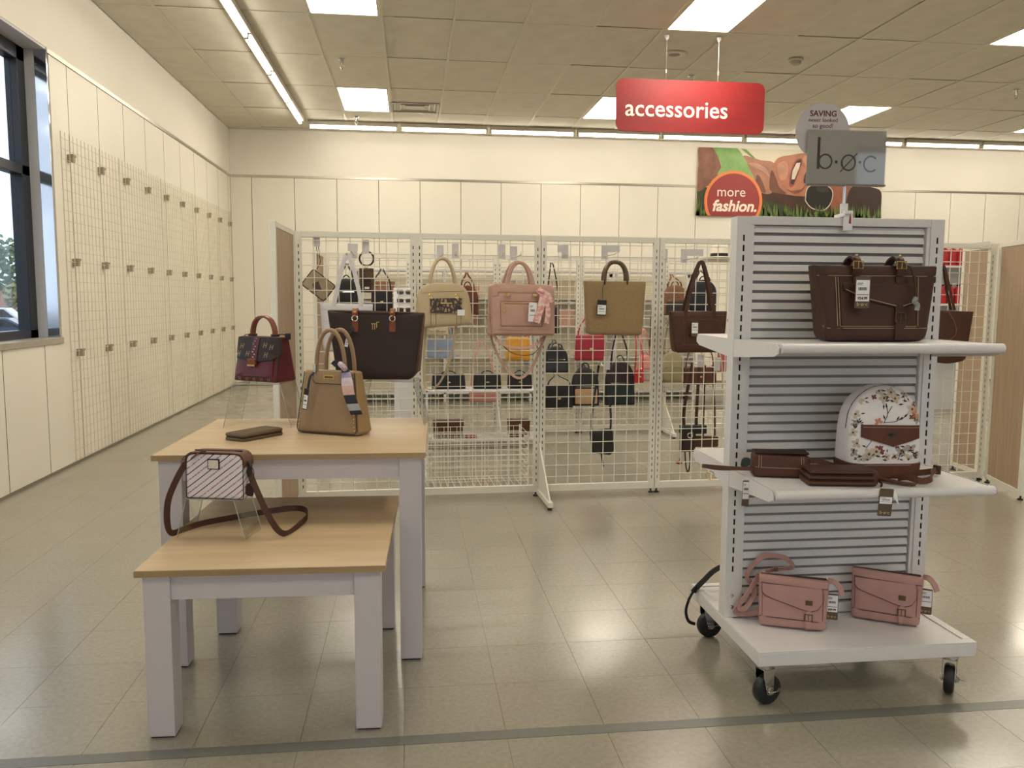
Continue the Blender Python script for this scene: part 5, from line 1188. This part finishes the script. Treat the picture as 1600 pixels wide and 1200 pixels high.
def topper():
    t = thing('sign_holder', 'clear sign holder with a grey lettered card clipped on top of the slatted stand', 'sign holder', (1.467, 2.69, GT), math.radians(-3))
    MB().box(-.014, .014, -.040, -.027, -.045, .022).box(-.018, .012, -.040, .034, .002, .014).box(-.012, .012, -.006, .006, .014, .05).build('clip', LABEL, t, .002)
    MB().prism([(.0, -.02), (.008, -.022), (.007, .002), (.003, .008)], -.0412, -.04).build('clip_sticker', mat('red_sticker', (150, 50, 44), .5, var=.05), t)
    MB().tube([(0, 0, .03), (0, 0, .112)], .0055, 10).build('stem', CHROME, t)
    MB().box(-.138, .138, -.010, .010, .108, .114).build('base_bar', mat('grey_channel', (120, 112, 106), .4, .5, var=.03), t, .001)
    c = MB().box(-.137, .137, -.001, .001, .114, .292).build('sign_card', mat('grey_card', (172, 166, 164), .55, var=.01), t)
    MB().box(-.139, .139, -.0045, -.003, .114, .294).build('clear_cover', SHEET, t)
    K = INK; y0, y1 = -.0018, -.001
    def rng(name, cx, cz, rx, rz, th, a0=0, a1=2*PI, n=28):
        M = MB(); full = abs(a1-a0-2*PI) < 1e-6; vs = []
        for k in range(n+(0 if full else 1)):
            a = a0+(a1-a0)*k/n
            for yy in (y0, y1):
                vs += [(cx+rx*math.cos(a), yy, cz+rz*math.sin(a)), (cx+(rx-th)*math.cos(a), yy, cz+(rz-th)*math.sin(a))]
        m = len(vs)//4; fs = []
        for k in range(m if full else m-1):
            a, b = 4*k, 4*((k+1) % m); fs += [(a, b, b+1, a+1), (a+2, a+3, b+3, b+2), (a, a+2, b+2, b), (a+1, b+1, b+3, a+3)]
        M.add(vs, fs).build(name, K, c, smooth=False)
    MB().box(-.102, -.0925, y0, y1, .164, .269).build('letter_b_stem', K, c); rng('letter_b_bowl', -.073, .189, .025, .026, .0056)
    rng('letter_o', .008, .186, .0265, .028, .0056); rng('letter_c', .086, .183, .0265, .028, .0056, .75, 5.5)
    MB().add([(-.022, y0, .155), (-.018, y0, .154), (.039, y0, .217), (.035, y0, .218), (-.022, y1, .155), (-.018, y1, .154), (.039, y1, .217), (.035, y1, .218)], [(0, 1, 2, 3), (7, 6, 5, 4), (0, 4, 5, 1), (1, 5, 6, 2), (2, 6, 7, 3), (3, 7, 4, 0)]).build('letter_o_slash', K, c)
    for x in (-.035, .048): MB().prism(circle(x, .188, .005, 12), y0, y1).build('dot', K, c)
    d = thing('round_topper', 'round grey topper reading saving never looked so good behind the lettered card', 'sign', (1.386, 2.705, GT+.29), math.radians(-3))
    MB().prism(circle(0, 0, .094, 48), -.0008, .0008).build('disc', mat('topper_card', (196, 190, 190), .6, var=.01), d)
    MB().box(-.01, .03, .001, .003, -.2, -.08).build('support_tab', SHEET, d)
    DR = mat('dark_red_print', (104, 40, 40), .6, var=.02)
    text('topper_text', 'SAVING', .03, DR, d, (.0, -.0012, .058), bold=.0006, fit=.092)
    text('topper_text', 'never looked', .02, DR, d, (.0, -.0012, .037), fit=.1); text('topper_text', 'so good!', .02, DR, d, (.0, -.0012, .018), fit=.07)
topper()

# ================================================================== GOODS FURTHER BACK
def straps_up(t, xs, z0, zt, y, yb, m, w=.016):
    for x in xs:
        MB().ribbon(spline([(x, y, z0), (x*.8, y, (z0+zt)/2), (x*.25, y+(yb-y)*.5, zt-.03), (x*.12, yb, zt)], 5), w, .004, (1, .2, 0)).build('strap', m, t)
def bag_backpack(label, x, z, w, h, rgb, rgb2=None, up=.25, y=7.70, d=.12, yb=7.838):
    m = leather('bp_%d_%d_%d' % rgb, rgb, .55); m2 = leather('bp_%d_%d_%d' % (rgb2 or rgb), rgb2 or rgb, .55)
    t = thing('hanging_backpack', label, 'backpack', (x, y, z))
    o = [(-w/2, 0), (w/2, 0), (w*.48, h*.6)]+[(w*.47*math.cos(a), h*.62+h*.38*math.sin(a)) for a in [PI*k/8 for k in range(1, 8)]]+[(-w*.48, h*.6)]
    b = Body(o, d, 5, .7, .012); b.build('body', m, t)
    b.patch('pocket', m2, t, [(-w*.4, h*.06), (w*.4, h*.06), (w*.4, h*.45), (-w*.4, h*.45)], .002, .01, .015)
    b.lines('zip', CHROME, t, [[(-w*.34, h*.5), (w*.34, h*.5)]], .0025, .002)
    MB().tube(arch(-w*.14, w*.14, h*.97, h*.14, .01, 10), .006, 6).build('top_handle', m, t)
    straps_up(t, (-w*.3, w*.3), h*.8, h+up, d*.2, yb-y, m)
def bag_purse(label, x, z, w, h, rgb, up=.3, y=7.72, d=.08, flap=True, yb=7.838, metal=BRASS, name='hanging_purse', cat='handbag'):
    m = leather('bp_%d_%d_%d' % rgb, rgb, .5); t = thing(name, label, cat, (x, y, z))
    b = Body([(-w/2, 0), (w/2, 0), (w*.47, h), (-w*.47, h)], d, 6, .7, .014); b.build('body', m, t)
    if flap: b.patch('flap', m, t, [(-w*.45, h*.97), (-w*.45, h*.45), (0, h*.36), (w*.45, h*.45), (w*.45, h*.97)], .002, .005, .01)
    else: b.patch('pocket', m, t, [(-w*.36, h*.15), (w*.36, h*.15), (w*.36, h*.7), (-w*.36, h*.7)], .002, .004, .01)
    b.patch('clasp', metal, t, [(-.014, h*.42), (.014, h*.42), (.014, h*.5), (-.014, h*.5)], .008, .003)
    if up: straps_up(t, (-w*.42, w*.42), h*.9, h+up, 0, yb-y, m, .012)
    return t
def rear_goods():
    bag_backpack('black dome backpack on the rear row left of the white tote handles', -.59, 1.235, .21, .25, (34, 32, 34), None, .14)
    bag_purse('black and pink tote on the rear row right of the bangle wallet', -.27, 1.18, .2, .2, (36, 32, 36), .2, flap=False)
    bag_backpack('brown round backpack between the stone and blush satchels', .52, 1.15, .21, .28, (98, 54, 38), (86, 46, 34), .12)
    bag_purse('pale blue purse on the rear row below the stone satchel', .27, .75, .26, .18, (150, 164, 188), .2)
    bag_purse('small cream purse above the pale blue purse', .24, .965, .2, .1, (186, 172, 144), .18, 7.66)
    bag_purse('dusty pink purse hanging low below the blush satchel', .66, .34, .26, .155, (188, 134, 120), .42, 7.66)
    bag_purse('mustard yellow purse on the rear row behind the blush satchel straps', 1.0, .727, .235, .22, (206, 148, 52), .25, flap=False)
    bag_backpack('black floral backpack on the rear row under the dark straps', 1.36, .612, .24, .25, (38, 38, 42), (54, 56, 62), .06)
    bag_purse('black crossbody hanging under the black floral backpack', 1.38, .268, .27, .23, (30, 28, 30), .1, 7.62)
    bag_purse('crimson clutch on the rear row below the straw tote', 1.70, .725, .30, .24, (158, 44, 60), .2, flap=True)
    bag_backpack('tan and black backpack below the crimson clutch', 1.65, .289, .27, .37, (40, 38, 40), (178, 148, 116), .02)
    bag_backpack('black backpack with dark green pocket on the rear row', 1.99, .292, .29, .43, (44, 32, 34), (30, 44, 44), .3)
    bag_purse('small red purse beside the black and green backpack', 2.15, .516, .09, .13, (176, 40, 48), .35, 7.6, .05)
    bag_backpack('blush and grey backpack left of the fourth grid post', 2.25, .515, .16, .26, (206, 142, 128), (170, 158, 150), .25, 7.73, .09)
    bag_backpack('khaki backpack right of the fourth grid post', 2.50, .508, .24, .3, (150, 138, 104), (138, 128, 96), .3)
    bag_purse('chestnut purse on the rear row beside the slatted stand', 2.80, .481, .34, .17, (92, 54, 38), .3, 7.74)
    bag_purse('pale grey purse hanging below the chestnut purse', 2.86, .252, .3, .2, (168, 164, 152), .6, 7.60)
    bag_purse('rose purse on the rear row partly behind the slatted stand', 3.06, .60, .17, .25, (176, 92, 96), .3, 7.72)
    bag_purse('slim navy shoulder bag beside the fourth grid post', 2.335, .85, .1, .3, (34, 38, 48), .4, 7.72, .06, False)
    bag_backpack('dark navy backpack high on the rear row behind the walnut tote', 2.80, 1.20, .26, .3, (36, 40, 48), None, .1)
    bag_backpack('brown print backpack high on the rear row left of the walnut tote', 2.52, 1.15, .25, .3, (120, 84, 62), (54, 50, 50), .1)
    bag_purse('long dark shoulder bag high on the rear row above the floral backpack', 1.33, .98, .13, .25, (44, 38, 40), .42, 7.73, .06, False)
    # low shelf with goods between the rows
    t = thing('low_shelf', 'low white shelf with goods seen through the second grid bay', 'shelf', (.62, 7.20, 0))
    for z in (.075, .5):
        bx('shelf_board', WHITE, t, -.5, .5, -.16, .16, z, z+.016, .002)
    for x in (-.5, .484):
        for y in (-.16, .144): bx('shelf_post', WHITE, t, x, x+.016, y, y+.016, 0, .52)
    for x, w_, lab in ((.32, .3, 'black roll-top bag on the low shelf at the left'), (.66, .25, 'black square bag on the low shelf in the middle'), (.95, .22, 'black bag with short handle on the low shelf at the right')):
        b = bag_purse(lab, x, .5175, w_, .13, (28, 27, 29), 0, 7.20, .12, False, name='shelf_bag')
        MB().tube(arch(-w_*.2, w_*.2, .125, .03, 0, 8), .005, 6).build('handle', BLACK, b)
    for x, w_, lab in ((.315, .26, 'brown gift box on the bottom shelf at the left'), (.94, .18, 'brown gift box on the bottom shelf at the right')):
        g = thing('gift_box', lab, 'box', (x, 7.18, .0915)); m = leather('box_brown', (84, 52, 34), .6)
        bx('box_body', m, g, -w_/2, w_/2, -.08, .08, 0, .105, .002); bx('lid', m, g, -w_/2-.003, w_/2+.003, -.083, .083, .1055, .145, .002)
    g = thing('small_wallet', 'small red wallet lying on the bottom shelf', 'wallet', (.51, 7.11, .0915)); m = leather('red_leather', (140, 40, 44))
    bx('lower_cover', m, g, -.05, .05, -.03, .03, 0, .012, .003); bx('upper_cover', m, g, -.05, .05, -.03, .03, .0125, .026, .003)
    # sunglasses stand
    t = thing('sunglasses_stand', 'white tiered sunglasses stand behind the espresso tote', 'display stand', (-.06, 7.42, 0))
    bx('pedestal', WHITE, t, -.1, .1, 0, .2, 0, 1.08, .003)
    for k in range(4): MB().add([(-.1, -.0+k*.03, 1.08+k*.08), (.1, k*.03, 1.08+k*.08), (.1, .03+k*.03, 1.16+k*.08), (-.1, .03+k*.03, 1.16+k*.08), (-.1, .2, 1.08+k*.08), (.1, .2, 1.08+k*.08), (.1, .2, 1.16+k*.08), (-.1, .2, 1.16+k*.08)], [(0, 1, 2, 3), (7, 6, 5, 4), (0, 4, 5, 1), (3, 2, 6, 7), (0, 3, 7, 4), (1, 5, 6, 2)]).build('tier', WHITE, t)
    row = ['lowest', 'second', 'third', 'top']
    for k in range(4):
        g = thing('sunglasses', 'dark sunglasses on the %s tier of the white stand' % row[k], 'sunglasses', (-.06, 7.42+k*.03-.006, 1.10+k*.08), 0, 'sunglasses on the tiered stand')
        for sx in (-1, 1): MB().prism(rounded([(sx*.038-.028, 0), (sx*.038+.028, 0), (sx*.038+.03, .042), (sx*.038-.03, .042)], .016), -.004, -.001).build('lens', mat('dark_lens', (52, 40, 34), .15, var=.05), g)
        MB().tube([(-.07, -.002, .04), (0, -.004, .034), (.07, -.002, .04)], .003, 6).build('frame_bridge', BRONZE, g)
        for sx in (-1, 1): MB().tube([(sx*.07, -.002, .038), (sx*.07, .012, .034)], .002, 5).build('temple', BRONZE, g)
    # hat on the rear row
    t = thing('sun_hat', 'white sun hat with dark band standing on the rear row beside the slatted stand', 'hat', (2.99, 7.80, ROWH+.002), 0)
    MB().lathe([(.16, .0), (.162, .004), (.09, .01), (.088, .02)], 28).build('brim', mat('white_straw', (230, 222, 204), .8, var=.05, vscale=80), t)
    MB().lathe([(.088, .008), (.084, .09), (.07, .12), (.03, .128), (.001, .128)], 28).build('crown', MATS['white_straw'], t); MB().lathe([(.0885, .014), (.0895, .016), (.0865, .045), (.085, .045)], 28).build('hat_band', BLACK, t)
    # shelving far behind
    t = thing('far_shelving', 'long white shelving run far behind the rear grid row', 'shelving', (1.5, 10.6, 0))
    bx('back_panel', mat('shelf_back', (222, 214, 190), .6, var=.02), t, -2.2, 2.2, .14, .16, 0, 1.62)
    for z in (.1, .55, .95, 1.3): bx('shelf_board', WHITE, t, -2.2, 2.2, -.2, .14, z, z+.02)
    MB().tube([(-2.2, -.05, 1.66), (2.2, -.05, 1.66)], .022, 10).build('hang_rail', WHITE, t)
    for x in (-2.2, -1.1, 0, 1.1, 2.17): MB().box(x, x+.03, -.2, .16, 0, 1.64).box(x, x+.03, -.07, .1, 1.6, 1.68).build('upright', WHITE, t)
    rnd = random.Random(9); cols = [(196, 180, 150), (210, 196, 168), (150, 110, 90), (60, 56, 56), (206, 160, 140), (180, 176, 170)]
    names = {(196, 180, 150): 'sand', (210, 196, 168): 'cream', (150, 110, 90): 'cocoa', (60, 56, 56): 'charcoal', (206, 160, 140): 'peach', (180, 176, 170): 'silver grey'}
    for q, z in enumerate((.97, 1.32)):
        for k in range(6):
            c = cols[(k+q*2) % 6]; x = 1.5+(-1.85, -1.4, -.75, -.3, .45, 1.4)[k]; w_ = rnd.uniform(.18, .32); h = rnd.uniform(.12, .22)
            g = thing('storage_box', '%s box on the %s shelf of the far shelving' % (names[c], ('upper middle', 'top')[q]), 'box', (x, 10.55, z+.0005), 0, 'boxes on the far shelving')
            m = mat('card_%d' % c[0], c, .7, var=.05); bx('box_body', m, g, -w_/2, w_/2, -.1, .1, 0, h, .002); bx('lid', m, g, -w_/2-.004, w_/2+.004, -.104, .104, h+.0005, h+.03, .002)
    # bottle shelf at the far right
    t = thing('bottle_shelf', 'white shelf unit with red bottles seen through the grid at the far right', 'shelf', (6.35, 9.05, 0))
    bx('back_panel', WHITE, t, -.35, .3, .16, .18, 0, 2.0)
    for z in (.9, 1.28, 1.72): bx('shelf_board', WHITE, t, -.35, .3, -.16, .16, z-.022, z)
    for x in (-.37, .3): bx('upright', WHITE, t, x, x+.02, -.16, .18, 0, 2.0)
    RB = mat('red_plastic', (176, 34, 40), .35, var=.05)
    n = 0
    for z, nm in ((1.2805, 'lower'), (1.7205, 'upper')):
        for k in range(4):
            g = thing('red_bottle', 'tall red bottle with black cap on the %s bottle shelf, %s from the left' % (nm, order4[k]), 'bottle', (6.06+k*.10, 8.98, z), 0, 'red bottles on the shelf')
            MB().lathe([(.001, 0), (.04, 0), (.042, .01), (.042, .17), (.034, .19), (.018, .2), (.018, .205), (.001, .205)], 18).build('bottle_body', RB, g)
            MB().lathe([(.001, .205), (.02, .205), (.02, .24), (.001, .24)], 14).build('cap', BLACK, g)
    for k, (c, nm) in enumerate((((36, 110, 116), 'teal'), ((150, 40, 44), 'dark red'))):
        g = thing('gift_carton', '%s carton on the bottom bottle shelf' % nm, 'box', (6.1+k*.16, 8.98, .9005)); m = mat('carton_%s' % nm, c, .5, var=.05)
        bx('box_body', m, g, -.06, .06, -.05, .05, 0, .2, .002); bx('lid', m, g, -.062, .062, -.052, .052, .2, .24, .002)
order4 = ['first', 'second', 'third', 'fourth']
rear_goods()

def stand_rear_bag():
    t = thing('black_strap_bag', 'black bag with trailing strap on the rear deck of the slatted stand', 'handbag', (1.34, 2.87, .1985), 0)
    b = Body([(-.12, 0), (.12, 0), (.11, .17), (-.11, .17)], .12, 6, .7, .02); b.build('body', BLACK, t)
    MB().ribbon(spline([(-.11, 0, .14), (-.16, .03, .11), (-.2, .06, .075), (-.235, .07, .035), (-.262, .07, .008), (-.276, .072, -.01)], 6), .03, .005, 'xz').build('strap', BLACK, t)
    MB().ribbon(spline([(-.276, .072, -.01), (-.292, .072, -.04), (-.302, .072, -.085), (-.29, .074, -.125), (-.262, .078, -.14)], 6), .012, .004, 'xz').build('strap_tail', BLACK, t)
    MB().box(-.175, -.15, .0, .04, .09, .13).build('strap_slider', BLACK, t, .004)
stand_rear_bag()

def wire_bin():
    t = thing('wire_bin', 'low white wire bin standing behind the second grid bay', 'wire bin', (.10, 5.42, 0), R1A)
    W, D, H = .68, .34, .40; M = MB()
    for k in range(11):
        z = .04+k*.036
        M.tube([(0, 0, z), (W, 0, z)], .002, 4); M.tube([(0, D, z), (W, D, z)], .002, 4); M.tube([(0, 0, z), (0, D, z)], .002, 4); M.tube([(W, 0, z), (W, D, z)], .002, 4)
    for k in range(16):
        x = k*W/15; M.tube([(x, 0, .04), (x, 0, H)], .002, 4); M.tube([(x, D, .04), (x, D, H)], .002, 4); M.tube([(x, 0, .04), (x, D, .04)], .002, 4)
    o = M.build('wire_mesh', GRIDW, t); o['kind'] = 'stuff'
    for x in (0, W):
        for y in (0, D): MB().tube([(x, y, 0), (x, y, H+.01)], .006, 8).build('corner_post', GRIDW, t)
    for k in range(4):
        for x in (-.004, W-.03): bx('clip', GRIDW, t, x, x+.035, -.012, .002, .1+k*.09, .118+k*.09)
wire_bin()
